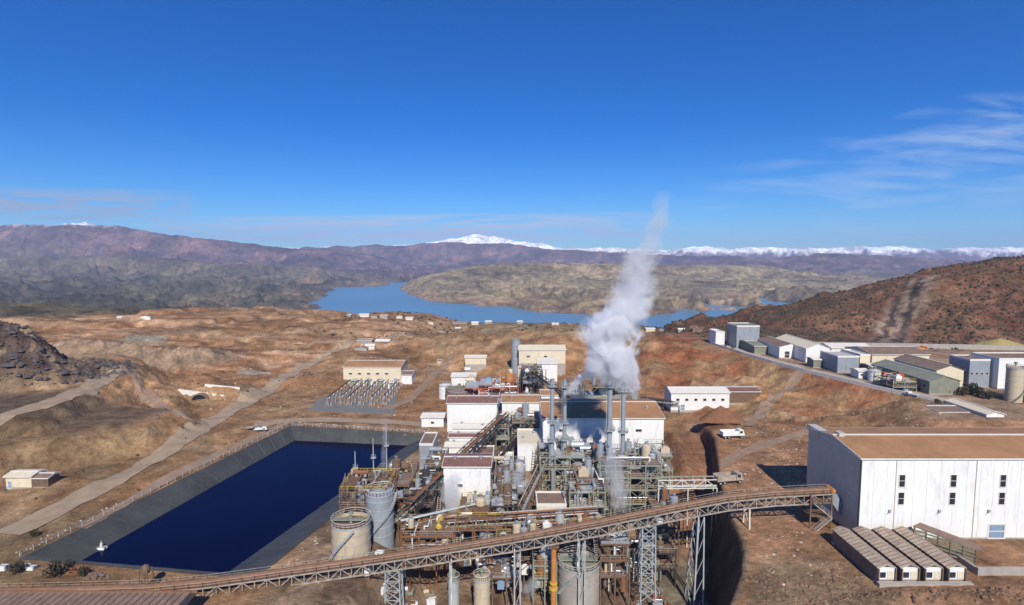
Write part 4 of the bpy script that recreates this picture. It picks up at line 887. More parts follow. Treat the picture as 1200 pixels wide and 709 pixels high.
# ================================================================== CONVEYOR
def conveyor():
    pts = [at(-40, 691, 106.5), at(60, 688.5, 107), at(175, 685, 108.5), at(240, 679, 110.5), at(300, 671, 113), at(400, 657, 116), at(500, 642.5, 118.8), at(600, 627, 121), at(700, 609, 123), at(790, 591, 125), at(850, 580, 126.8), at(905, 574.5, 127.5), at(972, 571, 128)]
    t = thing('inclined_conveyor', (pts[5].x, pts[5].y, -9), 'long inclined ore conveyor with dusty brown hood crossing the foreground', 'conveyor')
    # resample
    Q = []
    for a, b in zip(pts[:-1], pts[1:]):
        k = max(1, round((b-a).length/2.4))
        for i in range(k): Q.append(a.lerp(b, i/k))
    Q.append(pts[-1])
    hood = MB(); deck = MB(); chs = [MB() for _ in range(4)]; lace = MB(); rl = MB(); side = MB()
    HW, D = 1.5, 2.1
    def off(q, i, s, dz):
        d = (Q[min(i+1, len(Q)-1)]-Q[max(i-1, 0)]); n = Vector((d.y, -d.x, 0)).normalized(); return q+n*s+Vector((0, 0, dz))
    for i in range(len(Q)-1):
        a, b = Q[i], Q[i+1]
        A = lambda s, z: off(a, i, s, z); B_ = lambda s, z: off(b, i+1, s, z)
        prof = [(-.9, -.9), (-.9, -.4), (-.55, -.1), (0, .02), (.55, -.1), (.9, -.4), (.9, -.9)]
        for (s0, z0), (s1, z1) in zip(prof[:-1], prof[1:]): hood.poly([A(s0, z0), A(s1, z1), B_(s1, z1), B_(s0, z0)], [(0, 1, 2, 3)])
        dk = Vector((0, 0, .08)); c = [A(-HW, -.9), A(HW, -.9), B_(HW, -.9), B_(-HW, -.9)]
        deck.poly(c+[p-dk for p in c], [(0, 1, 2, 3), (4, 7, 6, 5), (0, 4, 5, 1), (2, 6, 7, 3), (1, 5, 6, 2), (3, 7, 4, 0)])
        for s in (-HW, HW):
            chs[0 if s < 0 else 1].beam(A(s, -1.05), B_(s, -1.05), .26, .26); chs[2 if s < 0 else 3].beam(A(s, -1.05-D), B_(s, -1.05-D), .26, .26)
            if i % 2 == 0: lace.beam(A(s, -1.05), B_(s, -1.05-D), .16)
            else: lace.beam(A(s, -1.05-D), B_(s, -1.05), .16)
            lace.beam(A(s, -1.05), A(s, -1.05-D), .16)
            rl.rail([A(s, -.9), B_(s, -.9)], 1.05, .07, 2.4)
        lace.beam(A(-HW, -1.05-D), A(HW, -1.05-D), .18); lace.beam(A(-HW, -1.05-D), B_(HW, -1.05-D), .12)
        if i % 3 == 0: side.beam(A(-.6, -1.9), A(.6, -1.9), .3)
    ret = MB()
    for i in range(len(Q)-1): ret.poly([off(Q[i], i, -.7, -1.75), off(Q[i], i, .7, -1.75), off(Q[i+1], i+1, .7, -1.75), off(Q[i+1], i+1, -.7, -1.75)], [(0, 1, 2, 3), (3, 2, 1, 0)][:1])
    hood.build('hood', m_belt, t, True, smooth=False); deck.build('walkway', m_brown, t, True); [c_.build('truss_chord', m_dusty, t, True) for c_ in chs]
    lace.build('truss_lacing', m_dusty, t, True); rl.build('handrail', m_dusty, t, True); side.build('idler', m_dark, t, True); ret.build('return_belt', m_rubber, t, True)
    def top_at(px):
        for i in range(len(Q)-1):
            pa = 600+FPX*Q[i].x/Q[i].y; pb = 600+FPX*Q[i+1].x/Q[i+1].y
            if pa <= px <= pb: return Q[i].lerp(Q[i+1], (px-pa)/(pb-pa))
        return Q[-1]
    def trestle(px, kind, zf, m=m_steel, spread=1.2, dx=0):
        c = top_at(px); z1 = c.z-3.4; b = MB()
        if kind == 'lattice':
            w = 1.5; n = max(2, int((z1-zf)/2.2))
            cs = [(sx, sy) for sx in (-w, w) for sy in (-w, w)]
            for sx, sy in cs: b.beam((c.x+sx*1.15, c.y+sy*1.15, zf), (c.x+sx, c.y+sy, z1), .24)
            for k in range(n):
                za = zf+(z1-zf)*k/n; zb_ = zf+(z1-zf)*(k+1)/n
                for (a, b2) in (((-w, -w), (w, -w)), ((w, -w), (w, w)), ((w, w), (-w, w)), ((-w, w), (-w, -w))):
                    b.beam((c.x+a[0], c.y+a[1], za), (c.x+b2[0], c.y+b2[1], zb_), .12); b.beam((c.x+b2[0], c.y+b2[1], za), (c.x+a[0], c.y+a[1], zb_), .12)
                    b.beam((c.x+a[0], c.y+a[1], zb_), (c.x+b2[0], c.y+b2[1], zb_), .12)
        else:
            for s in (-1, 1):
                b.beam((c.x+dx+s*.0, c.y+s*HW*spread, zf), (c.x, c.y+s*HW, z1), .32)
                if kind == 'double': b.beam((c.x+1.3+dx*.2, c.y+s*HW*spread, zf), (c.x+1.3, c.y+s*HW, z1), .28)
            n = max(1, int((z1-zf)/4))
            for k in range(n):
                za = zf+(z1-zf)*k/n; zb_ = zf+(z1-zf)*(k+1)/n; sp = lambda z: HW*(spread+(1-spread)*(z-zf)/(z1-zf)); xx = lambda z: c.x+dx*(1-(z-zf)/(z1-zf))
                b.beam((xx(za), c.y-sp(za), za), (xx(zb_), c.y+sp(zb_), zb_), .15); b.beam((xx(za), c.y-sp(za), za), (xx(za), c.y+sp(za), za), .15)
                if kind == 'double':
                    b.beam((xx(za), c.y-sp(za), za), (c.x+1.3, c.y-sp(zb_), zb_), .12)
        b.build('trestle', m, t, True)
    for px, k, zf in ((235, 'plain', 0), (290, 'plain', -.5), (366, 'plain', -1), (455, 'lattice', -10), (525, 'plain', -10), (603, 'double', -10), (681, 'double', -10), (765, 'lattice', -10), (885, 'plain', 5.5)):
        trestle(px, k, zf, m_steel if px not in (885,) else m_cream)
    trestle(824, 'double', -13.5, m_steel, 2.2, -1.2)
    # head frame at the hall
    h = pts[-1]; b = MB()
    for x in (h.x-5.5, h.x-.6):
        for y in (h.y-2.2, h.y+2.2):
            b.beam((x, y, 5), (x, y, h.z-.9), .3)
    for z in (9.0, 12.2):
        for y in (h.y-2.2, h.y+2.2): b.beam((h.x-5.5, y, z), (h.x-.6, y, z), .25)
        for x in (h.x-5.5, h.x-.6): b.beam((x, h.y-2.2, z), (x, h.y+2.2, z), .25)
    b.build('head_frame', m_brown, t, True)
    b = MB()
    for z in (9.1, 12.3): b.box(h.x-5.5, h.x-.6, h.y-2.2, h.y+2.2, z, z+.1); b.rail([(h.x-5.5, h.y-2.2, z), (h.x-.6, h.y-2.2, z)], 1.1, .08)
    b.build('platform', m_brown, t, True)
    b = MB(); stair(b, (h.x-5.0, h.y-3.0, 5.6), (h.x-1.0, h.y-3.0, 9.1)); stair(b, (h.x-1, h.y-3.0, 9.1), (h.x-5.0, h.y-3.0, 12.3)); b.build('staircase', m_dusty, t, True)
    b = MB(); b.poly([(h.x-1.4, h.y-1.2, h.z-1.2), (h.x+1.2, h.y-1.2, h.z-1.2), (h.x+1.2, h.y+1.2, h.z-1.2), (h.x-1.4, h.y+1.2, h.z-1.2), (h.x+3.6, h.y-.7, 7), (h.x+4.8, h.y-.7, 7), (h.x+4.8, h.y+.7, 7), (h.x+3.6, h.y+.7, 7)],
                     [(0, 1, 2, 3), (4, 7, 6, 5), (0, 4, 5, 1), (1, 5, 6, 2), (2, 6, 7, 3), (3, 7, 4, 0)]); b.build('discharge_chute', m_tankg, t, True)
    b = MB(); b.cyl((h.x+.3, h.y-1.3, h.z-.4), (h.x+.3, h.y+1.3, h.z-.4), .55, n=16); b.build('head_pulley', m_orange, t, True)
conveyor()

# ================================================================== STACKS, TANKS AND PROCESS STRUCTURES
def sx(px, y): return (px-600)/FPX*y
stack('leftmost tall grey exhaust stack in front of the widest hall', sx(648, 166), 166, -1, 33.5, .62)
stack('second tall exhaust stack from the left, standing close to the leftmost', sx(663, 167), 167, -1, 33.0, .60)
stack('tallest exhaust stack, third from the left with white steam above', sx(717, 157), 157, -2.5, 37.0, .72)
stack('rightmost tall exhaust stack with steam beside the third one', sx(733, 158), 158, -2.5, 35.5, .66)
steel_structure('pale steel process tower around the two left stacks', 8.5, 26.5, 163, 176, -2, [4.5, 8, 11.5], m_green, 11, 4.5, 4.3, 2.2)
steel_structure('dense steel process tower around the two right stacks', 24.5, 41.5, 150, 164, -3.5, [4.5, 8.5, 12, 15.5], m_green, 12, 4.2, 4.6, 2.3)
steel_structure('brown steel tower behind the tall grey tank beside the pond', -43, -31.5, 134, 146, -.5, [4, 8, 12], m_brown, 13, 4, 4, 1.2, vm=[m_brown, m_rust, m_beige, m_tankg])
steel_structure('rusty brown pipe tower at the pond edge with thin masts', -39, -28, 147, 160, 0, [4, 7.5], m_brown, 14, 4, 4.3, 1.2, vm=[m_brown, m_rust, m_silver])
steel_structure('yellow railed low frame just behind the conveyor left of centre', -27, -14.5, 131, 140, -6, [4, 7.5], m_rust, 15, 4.2, 4.5, 1.3, vm=[m_yellow, m_brown, m_rust, m_beige])
steel_structure('low pipe and pump frame in front of the small white reddish roofed building', -14, -2.5, 138, 150, -5, [4.5, 8], m_brown, 16, 4, 4, 1.4)
steel_structure('cluttered frame between the two inclined galleries', -5, 4, 156, 170, -2.5, [4.5, 8.5], m_green, 17, 4.5, 4.6, 1.4)
steel_structure('steel frame with red and grey vessels behind the conveyor centre', 3, 22, 133, 142, -7.5, [4.5, 8.5], m_brown, 18, 4.4, 4.5, 1.6)
steel_structure('pale frame between the beige box and the right process tower', 15.5, 25, 144, 150, -5, [4, 8, 12], m_green, 19, 3.2, 3, 1.8)
steel_structure('open rusty frame below the conveyor left of the lattice trestle', 20.8, 27.6, 124.5, 130, -9, [4, 8, 12], m_brown, 20, 3.4, 2.8, 1.2, vm=[m_brown, m_rust])
steel_structure('green grey frame between white corner blocks', -5.8, -1.2, 196, 214, 0, [4, 8], m_green, 21, 4, 5, 1.2)
steel_structure('pipe frame in front of the white middle block', 0, 10, 203, 215, 0, [4, 8], m_green, 22, 5, 5, 1.2)
steel_structure('red pipework frame with reddish tanks behind the white blocks', -22, 3, 255, 275, 0, [4, 8.5], m_red, 23, 6, 6, 1.2, vm=[m_red, m_red, m_orange, m_cream, m_tankg])
steel_structure('dark lattice gallery frame right of the red pipework', 5, 14.5, 258, 276, 0, [5, 10, 15], m_dark, 24, 3, 4.5, .5)
steel_structure('dusty steel frame right of the plume foot behind the widest hall', 24, 52, 222, 236, 0, [6, 12, 17], m_green, 25, 6, 6, .9)
steel_structure('low steel pipe bridge frame beside the round clarifier', 38, 44.5, 142, 150, -6, [4, 8], m_brown, 26, 3.3, 4, 1.0)
steel_structure('pump skids under the conveyor centre', -8, 2, 124.8, 131, -9, [3.5], m_brown, 27, 3.3, 3, 1.6, stairs=False)
steel_structure('pump frame under the conveyor beside the orange column', 5, 10.5, 124.8, 130, -9, [3.5, 6.5], m_green, 28, 3, 3, 1.2, stairs=False)
steel_structure('pale railed frame behind the right process tower against the hall', 40.5, 50, 168, 180, -1, [4.5, 9], m_green, 29, 4.5, 5, 1.1)
steel_structure('thin masts and pipes frame standing by the pond rim', -47, -41, 150, 160, 0, [3, 6], m_brown, 30, 3, 4, .8, stairs=False)
steel_structure('dark pipe frame between the dark galleries and the pond', -29.5, -21.5, 146, 158, -2, [4, 7.5], m_dark, 31, 4, 4, 1.6, vm=[m_brown, m_tankg, m_dark])
steel_structure('dark frame with drums left of the small reddish roofed building', -26, -20.5, 160, 174, 0, [4, 7.5], m_dark, 32, 4, 4, 1.6, vm=[m_brown, m_tankg, m_steel])
steel_structure('dark pipe frame right of the small reddish roofed building', -5.5, 1.5, 140, 154, -6, [4, 8, 11], m_dark, 33, 3.5, 4, 1.8, vm=[m_brown, m_tankg, m_silver])
steel_structure('dark open frame filling the gap between the two process towers', 18, 27, 148, 160, -5, [5, 9, 12.5], m_dark, 34, 4, 4, 1.8, vm=[m_green, m_tankg, m_silver])
steel_structure('low brown frame under the conveyor left of the clarifier', -4, 9, 131, 137, -9, [4, 8], m_brown, 35, 4, 3, 1.6)
steel_structure('dark frame right of the conveyor lattice trestle on the low pad', 33, 41, 133, 141, -12, [4, 8], m_dark, 36, 4, 4, 1.2, vm=[m_brown, m_green])
def masts():
    for k, (px, y, h, lab) in enumerate(((411, 150, 16, 'leftmost thin mast at the pond edge'), (433, 152, 19, 'middle thin steel mast at the pond edge'), (449, 156, 22, 'tallest thin vent mast at the pond edge'))):
        x = sx(px, y); t = thing('vent_mast', (x, y, 0), lab, 'mast', 'thin masts beside the pond'); b = MB(); b.cyl((0, 0, -1), (0, 0, h), .22, .12, 8); b.build('shaft', m_steel, t)
        b = MB(); b.lathe((0, 0, h*.7), [(.1, 0), (.8, 0), (.8, .1), (.1, .1)], 8); b.rail([(.7, 0, h*.7), (0, .7, h*.7), (-.7, 0, h*.7), (0, -.7, h*.7)], .9, .06); b.build('platform', m_steel, t)
masts()
tank('squat beige open topped tank beside the left part of the conveyor', -37.8, 125.5, -.5, 4.4, 8.6, m_beige, slurry=m_slurry)
tank('tall grey tank with beige lid behind the squat beige tank', -33.2, 134.8, -1.5, 3.4, 12.6, m_tankg)
tank('round concrete tank with pale slurry under the conveyor centre', 16.0, 126.8, -9, 5.0, 6.5, m_conc, slurry=m_slurryg, name='round_clarifier')
tank('small upright brown tank under the conveyor left of centre', -6.9, 121.5, -9.5, 1.9, 6.0, m_beige, stairs=False)
tank('small upright pale tank left of the brown one under the conveyor', -13.5, 122.5, -9.5, 1.3, 5.0, m_steel, stairs=False)
tank('wide shallow round clarifier right of the right process tower', 41.2-3.5, 163+3, -4, 10.5, 5.0, m_conc, slurry=m_slurryg, name='round_clarifier', stairs=False)
tank('blue grey round tank in front of the red pipework', -11, 240, 0, 5.2, 7.5, m_tankg, stairs=False)
tank('wide brown thickener bowl behind the corner block', -25.5, 262, 0, 6.5, 6.5, m_roofd, slurry=m_slurry, stairs=False, name='round_clarifier')
tank('small white tank left of the brown thickener bowl', -33, 270, 0, 3.2, 6.5, m_white, stairs=False)
tank('small blue tank between the brown bowl and the white middle block', -3.5, 243, 0, 3.5, 6.0, m_blue, stairs=False)
tank('tall grey silo beside the cream building on the slope', 2.2, 326, 9, 2.6, 11, m_tankg, cat='silo', name='silo', stairs=False)

def orange_column():
    x, y = sx(651, 121.5), 121.5; t = thing('orange_column', (x, y, -9.5), 'thick orange column with yellow base rings below the conveyor', 'column')
    b = MB(); b.cyl((0, 0, -1), (0, 0, 13.5), .62, n=16); b.build('shaft', m_orange, t, smooth=True)
    b = MB(); b.cyl((0, 0, 3.2), (0, 0, 3.7), 1.0, n=16); b.cyl((0, 0, 4.6), (0, 0, 4.9), .9, n=16); b.build('base_ring', m_yellow, t)
    b = MB(); b.box(-1.1, 1.1, -1.1, 1.1, 13.5, 14.0); b.build('head_plate', m_brown, t)
orange_column()

def skids():
    rnd = random.Random(44)
    zones = [((-26, -15, 118, 130), 'under the conveyor left of centre'), ((-4, 24, 117, 124), 'under the conveyor centre'), ((-16, 2, 140, 154), 'in front of the small white building'), ((-28, -20, 146, 175), 'left of the dark pipe galleries'), ((-3, 8, 178, 200), 'left of the widest hall'), ((26, 40, 138, 148), 'in front of the right process tower'), ((12, 48, 176, 183), 'against the front of the widest hall'), ((-34, 14, 236, 254), 'behind the white corner blocks'), ((28, 40, 118, 134), 'on the pad right of the lattice trestle'), ((-33, -27, 118, 134), 'beside the squat beige tank')]
    kinds = ['pump_skid', 'valve_skid', 'drum_rack', 'cable_box']
    words = {'pump_skid': 'rusty pump skid with pale motor', 'valve_skid': 'pipe manifold with upright valves', 'drum_rack': 'low rack holding small drums', 'cable_box': 'pale electrical box with pipe loop'}
    for (a, b_, c, d), where in zones:
        for k in range(9):
            kd = kinds[k % 4]; x = rnd.uniform(a, b_); y = c+(d-c)*(k//4+rnd.random())/3; z = hz(x, y)
            t = thing(kd, (x, y, z), ('nearest ', 'middle ', 'farthest ')[k//4]+words[kd]+' '+where, 'skid', 'small equipment skids', rnd.choice([0, 1.57, .3]))
            m = rnd.choice([m_brown, m_rust, m_green, m_tankg]); q = MB(); q.box(-1.5, 1.5, -.8, .8, -.4, .25); q.build('base_frame', m, t)
            if kd == 'pump_skid':
                q = MB(); q.cyl((-1.1, 0, .8), (.2, 0, .8), .45, n=10); q.build('motor', rnd.choice([m_white, m_blue, m_beige]), t); q = MB(); q.cyl((.5, 0, .75), (.9, 0, .75), .6, n=10); q.pipe([(.7, 0, .9), (.7, 0, 2.2), (.7, 2.2, 2.2)], .14); q.build('pump', m_rust, t)
            elif kd == 'valve_skid':
                for i in range(4): q = MB(); q.pipe([(-1.2+i*.8, 0, .2), (-1.2+i*.8, 0, 1.8), (-1.2+i*.8, 1.5, 1.8)], .13, 6); q.box(-1.4+i*.8, -1.0+i*.8, -.25, .25, .9, 1.3); q.build('valve', rnd.choice([m_silver, m_red, m_green]), t)
            elif kd == 'drum_rack':
                for i in range(4): q = MB(); q.cyl((-1.1+i*.75, 0, .25), (-1.1+i*.75, 0, 1.3), .33, n=9); q.build('drum', rnd.choice([m_blue, m_beige, m_rust, m_white]), t)
            else:
                q = MB(); q.box(-1.1, .9, -.6, .6, .25, 2.3); q.build('cabinet', rnd.choice([m_white, m_cream, m_tankg]), t); q = MB(); q.pipe([(1.2, 0, 0), (1.2, 0, 2.8), (-.6, 0, 2.8), (-.6, 0, 2.3)], .1, 6); q.build('conduit', m_silver, t)
skids()
# inclined galleries and pipe racks
def gallery(label, p, q, w, hgt, steel, pipes=5, name='pipe_gallery', legs=7, roof=None, cat='pipe rack'):
    p = Vector(p); q = Vector(q); t = thing(name, tuple(p), label, cat); d = (q-p); n = max(2, int(d.length/3)); s = Vector((d.y, -d.x, 0)).normalized()*w/2; u = Vector((0, 0, hgt))
    b = MB(); z0 = Vector((0, 0, 0))
    for i in range(n):
        a = p+d*(i/n); c = p+d*((i+1)/n)
        for sg in (-1, 1):
            A, C = a+s*sg, c+s*sg
            b.beam(A, C, .2); b.beam(A+u, C+u, .2); b.beam(A, A+u, .16); b.beam(A if i % 2 else A+u, C+u if i % 2 else C, .13)
        b.beam(a-s, a+s, .18); b.beam(a-s+u, a+s+u, .18)
    b.build('rack_frame', steel, t, True)
    rnd = random.Random(int(abs(p.x*10)))
    for k in range(pipes):
        f = (k+.5)/pipes*2-1; r = rnd.uniform(.12, .3); zz = Vector((0, 0, .2+r+rnd.choice([0, hgt*.5, hgt]))); b = MB(); b.cyl(p+s*f*.9+zz, q+s*f*.9+zz, r, n=8); b.build('pipe', rnd.choice([m_silver, m_dark, m_rust, m_steel, m_green]), t, True, smooth=True)
    if roof:
        b = MB(); b.poly([p-s*1.1+u*1.06, p+s*1.1+u*1.06, q+s*1.1+u*1.06, q-s*1.1+u*1.06, p-s*1.1+u*1.12, p+s*1.1+u*1.12, q+s*1.1+u*1.12, q-s*1.1+u*1.12], [(0, 3, 2, 1), (4, 5, 6, 7), (0, 1, 5, 4), (1, 2, 6, 5), (2, 3, 7, 6), (3, 0, 4, 7)]); b.build('cover', roof, t, True)
    k = max(2, int(d.length/legs))
    for i in range(k+1):
        c = p+d*(i/k); b = MB()
        for sg in (-1, 1): b.beam((c.x+s.x*sg*1.2, c.y+s.y*sg*1.2, min(-3, hz(c.x, c.y)-1) if c.y < 200 else hz(c.x, c.y)-1), c+s*sg, .25)
        b.build('leg', steel, t, True)
    return t
gallery('dark inclined pipe gallery running from the pond edge towards the white blocks', at(482, 598, 140), at(592, 492, 205), 3.4, 2.6, m_dark, 6, roof=None)
gallery('second dark pipe gallery left of and parallel to the first', at(462, 612, 137), at(545, 540, 172), 2.4, 2.0, m_brown, 4)
gallery('long inclined lattice gallery passing left of the beige box', at(608, 612, 141), at(662, 494, 200), 2.6, 2.4, m_brown, 5)
gallery('pipe gallery crossing from the white tall box to the middle block', at(556, 575, 160), at(620, 500, 200), 2.0, 2.0, m_dark, 4)
gallery('horizontal pale truss bridge between the process tower and the bank', at(770, 571, 150), at(838, 570, 152), 2.2, 2.4, m_trim, 4, legs=12)
gallery('rusty pipe rack behind the conveyor in the middle', at(520, 618, 139), at(700, 606, 140), 2.4, 2.2, m_rust, 6)
gallery('low pipe rack in front of the small white reddish roofed building', at(470, 622, 136), at(600, 592, 147), 2.0, 2.0, m_rust, 5)
gallery('grey pipe rack before the widest hall', at(640, 548, 168), at(775, 552, 166), 2.4, 2.4, m_green, 6)
gallery('narrow dark lattice conveyor rising right of the red pipework', at(622, 438, 262), at(668, 470, 215), 2.2, 2.2, m_dark, 3, name='belt_gallery')
gallery('thin pipe rack joining the widest hall and the white workshop', at(700, 463, 236), at(795, 475, 243), 1.6, 1.6, m_dark, 3)

# ================================================================== SWITCHYARD
def switchyard():
    b = MB(); P = [G(362, 482), G(462, 486), G(468, 452), G(385, 452)]
    b.poly([(x, y, .35) for x, y in P]+[(x, y, -1.5) for x, y in P], [(0, 1, 2, 3)]+[(i, i+4, (i+1) % 4+4, (i+1) % 4) for i in range(4)]); struct(b.build('gravel_yard', mat('switchyard gravel', (0.17, 0.17, 0.16), 0.95, var=0.3, scale=1.5)))
    first = None; lab = ['first gantry row, nearest the pond side at left', 'second gantry row of the switchyard from the left', 'third gantry row of the switchyard from the left', 'fourth gantry row of the switchyard from the left', 'fifth gantry row of the switchyard from the left', 'rightmost gantry row of the switchyard']
    for k in range(6):
        x = -87+k*5.4; y = 252
        t = thing('switch_gantry', (x+(1.5 if k < 2 else 0), y, .3), lab[k], 'gantry', 'steel gantry rows of the switchyard') if first is None else copy_tree(first)
        if first is None:
            first = t
            for j in range(7):
                b = MB(); yy = j*6.2
                b.beam((-.8, yy, 0), (0, yy, 4.6), .16); b.beam((.8, yy, 0), (0, yy, 4.6), .16); b.beam((-.4, yy, 2.3), (.4, yy, 2.3), .12); b.box(-1.3, 1.3, yy+2.2, yy+3.6, 0, 1.5)
                b.build('frame', m_dusty, t)
            b = MB(); b.beam((0, 0, 4.6), (0, 37.2, 4.6), .25); b.beam((-.9, 0, 3.6), (-.9, 37.2, 3.6), .1); b.build('busbar', m_dark, t)
            for j in range(12):
                b = MB(); b.cyl((.5*(-1)**j, 1.5+j*3.1, 0), (.5*(-1)**j, 1.5+j*3.1, 2.4), .18, n=6); b.lathe((.5*(-1)**j, 1.5+j*3.1, 2.4), [(.28, 0), (.16, .2), (.28, .4), (.16, .6), (.28, .8), (.16, 1.0), (.02, 1.3)], 8); b.build('insulator', m_white if j % 2 else m_rust, t)
        else: t.location = (x+(1.5 if k < 2 else 0), y+(k % 2)*1.2+max(0, 3-k)*.6, .3)
        t['label'] = lab[k]
    for k, (x, y, w, l) in enumerate(((-84, 292, 3.2, 4), (-77, 293, 3.2, 4), (-70, 292, 3.2, 4), (-62.5, 286, 2.6, 3.4))):
        t = thing('transformer', (x, y, .3), ['leftmost transformer before the long cream building', 'second transformer from left before the cream building', 'third transformer from left before the cream building', 'small transformer at the right of the row'][k], 'transformer', 'transformers before the cream building')
        b = MB(); b.box(-w/2, w/2, -l/2, l/2, 0.2, 3.4); b.build('tank', m_green, t)
        for s in (-1, 1):
            for j in range(5): b = MB(); b.box(s*(w/2+.05), s*(w/2+.9), -l/2+.3+j*.75, -l/2+.5+j*.75, .6, 3.0) if s > 0 else b.box(-(w/2+.9), -(w/2+.05), -l/2+.3+j*.75, -l/2+.5+j*.75, .6, 3.0); b.build('radiator_fin', m_white, t)
        for j in range(3): b = MB(); b.lathe((-.8+j*.8, 0, 3.4), [(.3, 0), (.15, .3), (.3, .5), (.15, .8), (.05, 1.4)], 8); b.build('bushing', m_rust, t)
        b = MB(); b.cyl((-w/2, -l/2-.2, 4), (w/2, -l/2-.2, 4), .45, n=10); b.build('conservator', m_silver, t)
switchyard()
def tarp_frames():
    for k in range(3):
        x, y = G(430+k*14, 478); y -= 2
switchless = None

# ================================================================== FOREGROUND LEFT: ribbed roof, tanks, bushes
def ribbed_roof():
    t = thing('ribbed_roof_shed', (-89, 93.6, 2.3), 'wide shed roof of brown diagonal ribbed sheets in the near left corner', 'shed')
    b = MB(); b.box(-33, 26, -9.5, 9.3, -4, 2.1); b.build('wall', m_roofd, t)
    pm = None
    for k in range(42):
        x = -34+k*1.45
        if pm is None:
            b = MB(); n = 8; pr = [(-.62, 0), (-.45, .16), (0, .22), (.45, .16), (.62, 0)]; v = []; 
            for yy in (-10, 9.6):
                for a, z in pr: v.append((a, yy, z))
            b.poly(v, [(i, i+1, i+6, i+5) for i in range(4)]+[(4, 3, 2, 1, 0), (5, 6, 7, 8, 9)])
            o = b.build('roof_sheet', mat('weathered roof sheet', (0.25, 0.165, 0.12), 0.7, var=0.25, scale=0.4, stain=(0.13, 0.07, 0.045), stain_amt=0.35), t); pm = o.data
        else:
            o = bpy.data.objects.new('roof_sheet', pm); COL.objects.link(o); o.parent = t
        o.location = (x, 0, 2.12)
    b = MB()
    b.box(-35, 27.5, -10, 9.6, 2.0, 2.11); b.build('roof_valley', m_dark, t)
    b = MB(); b.box(-35, 27.5, 9.6, 9.9, 1.9, 2.5); b.build('eave', m_rust, t)
ribbed_roof()
def loader_tower():
    w = at(172, 690, 111); t = thing('tail_tower', (w.x, w.y, .6), 'small brown hooded drive tower at the foot of the conveyor', 'drive tower')
    b = MB()
    for a in (-.8, .8):
        for c in (-.8, .8): b.beam((a*1.3, c*1.3, -1), (a, c, 4.2), .2)
    for z in (1.2, 2.7): b.beam((-.9, -.9, z), (.9, -.9, z+1), .12); b.beam((.9, -.9, z), (-.9, -.9, z+1), .12)
    b.build('frame', m_brown, t); b = MB(); b.lathe((0, 0, 3.4), [(.8, 0), (.85, .9), (.6, 1.5), (.05, 1.8)], 12); b.build('hood', m_brown, t, smooth=True)
loader_tower()
def bush(px, py, r, label, name='bush', z=None, seed=0, trunk=False, h=None):
    q = GH(px, py); t = thing(name, (q.x, q.y, q.z), label, 'tree' if trunk else 'bush', None)
    rnd = random.Random(seed+int(px)); b = MB(); th = (h or r*1.6)
    n = 260
    for k in range(n):
        u = Vector((rnd.gauss(0, 1), rnd.gauss(0, 1), rnd.gauss(0, 1))).normalized()*(rnd.random()**.4)
        lob = 1+.35*math.sin(u.x*5+seed)*math.cos(u.y*4)
        c = Vector((u.x*r*lob, u.y*r*lob, th*.55+u.z*th*.5)); s = r*rnd.uniform(.10, .22)
        a = Vector((rnd.uniform(-1, 1), rnd.uniform(-1, 1), rnd.uniform(-1, 1))).normalized()*s; d = Vector((rnd.uniform(-1, 1), rnd.uniform(-1, 1), rnd.uniform(-1, 1))).normalized()*s
        b.poly([c-a, c+d, c+a, c-d], [(0, 1, 2, 3)])
    b.build('crown', m_foliage, t)
    b = MB(); b.cyl((0, 0, -.5), (r*.1, 0, th*.5), r*.12, r*.06, 6)
    for k in range(4):
        a = k*1.6; b.cyl((r*.08, 0, th*.3), (math.cos(a)*r*.5, math.sin(a)*r*.5, th*.7), r*.05, r*.02, 5)
    b.build('trunk', m_bark, t)
for i, (px, py, r, lab) in enumerate(((22, 672, 1.5, 'dark round bush left of the white bales near the pond corner'), (65, 676, 1.9, 'dark round tree beside the rusty heap near the pond corner'), (97, 676, 1.2, 'small olive bush at the lower left rim of the pond'), (80, 665, 1.0, 'tiny bush on the pond rim at lower left'), (40, 629, 1.0, 'light olive bush on the far left bank of the pond'),
        (1128, 464, 2.0, 'leftmost dark tree below the blue grey hall'), (1138, 462, 2.6, 'tallest dark tree below the blue grey hall'), (1147, 465, 2.2, 'third dark tree below the blue grey hall'), (1158, 468, 1.9, 'dark tree left of the beige silo'), (1108, 462, 1.4, 'small dark tree by the terrace road bend'), (1098, 474, 1.2, 'low shrub by the terrace road bend'),
        (40, 560, .7, 'tiny shrub behind the cream cabin'))):
    bush(px, py, r, lab, 'tree' if 'tree' in lab else 'bush', seed=i, trunk='tree' in lab, h=r*(3 if px in (106, 115, 126) else 1.8))

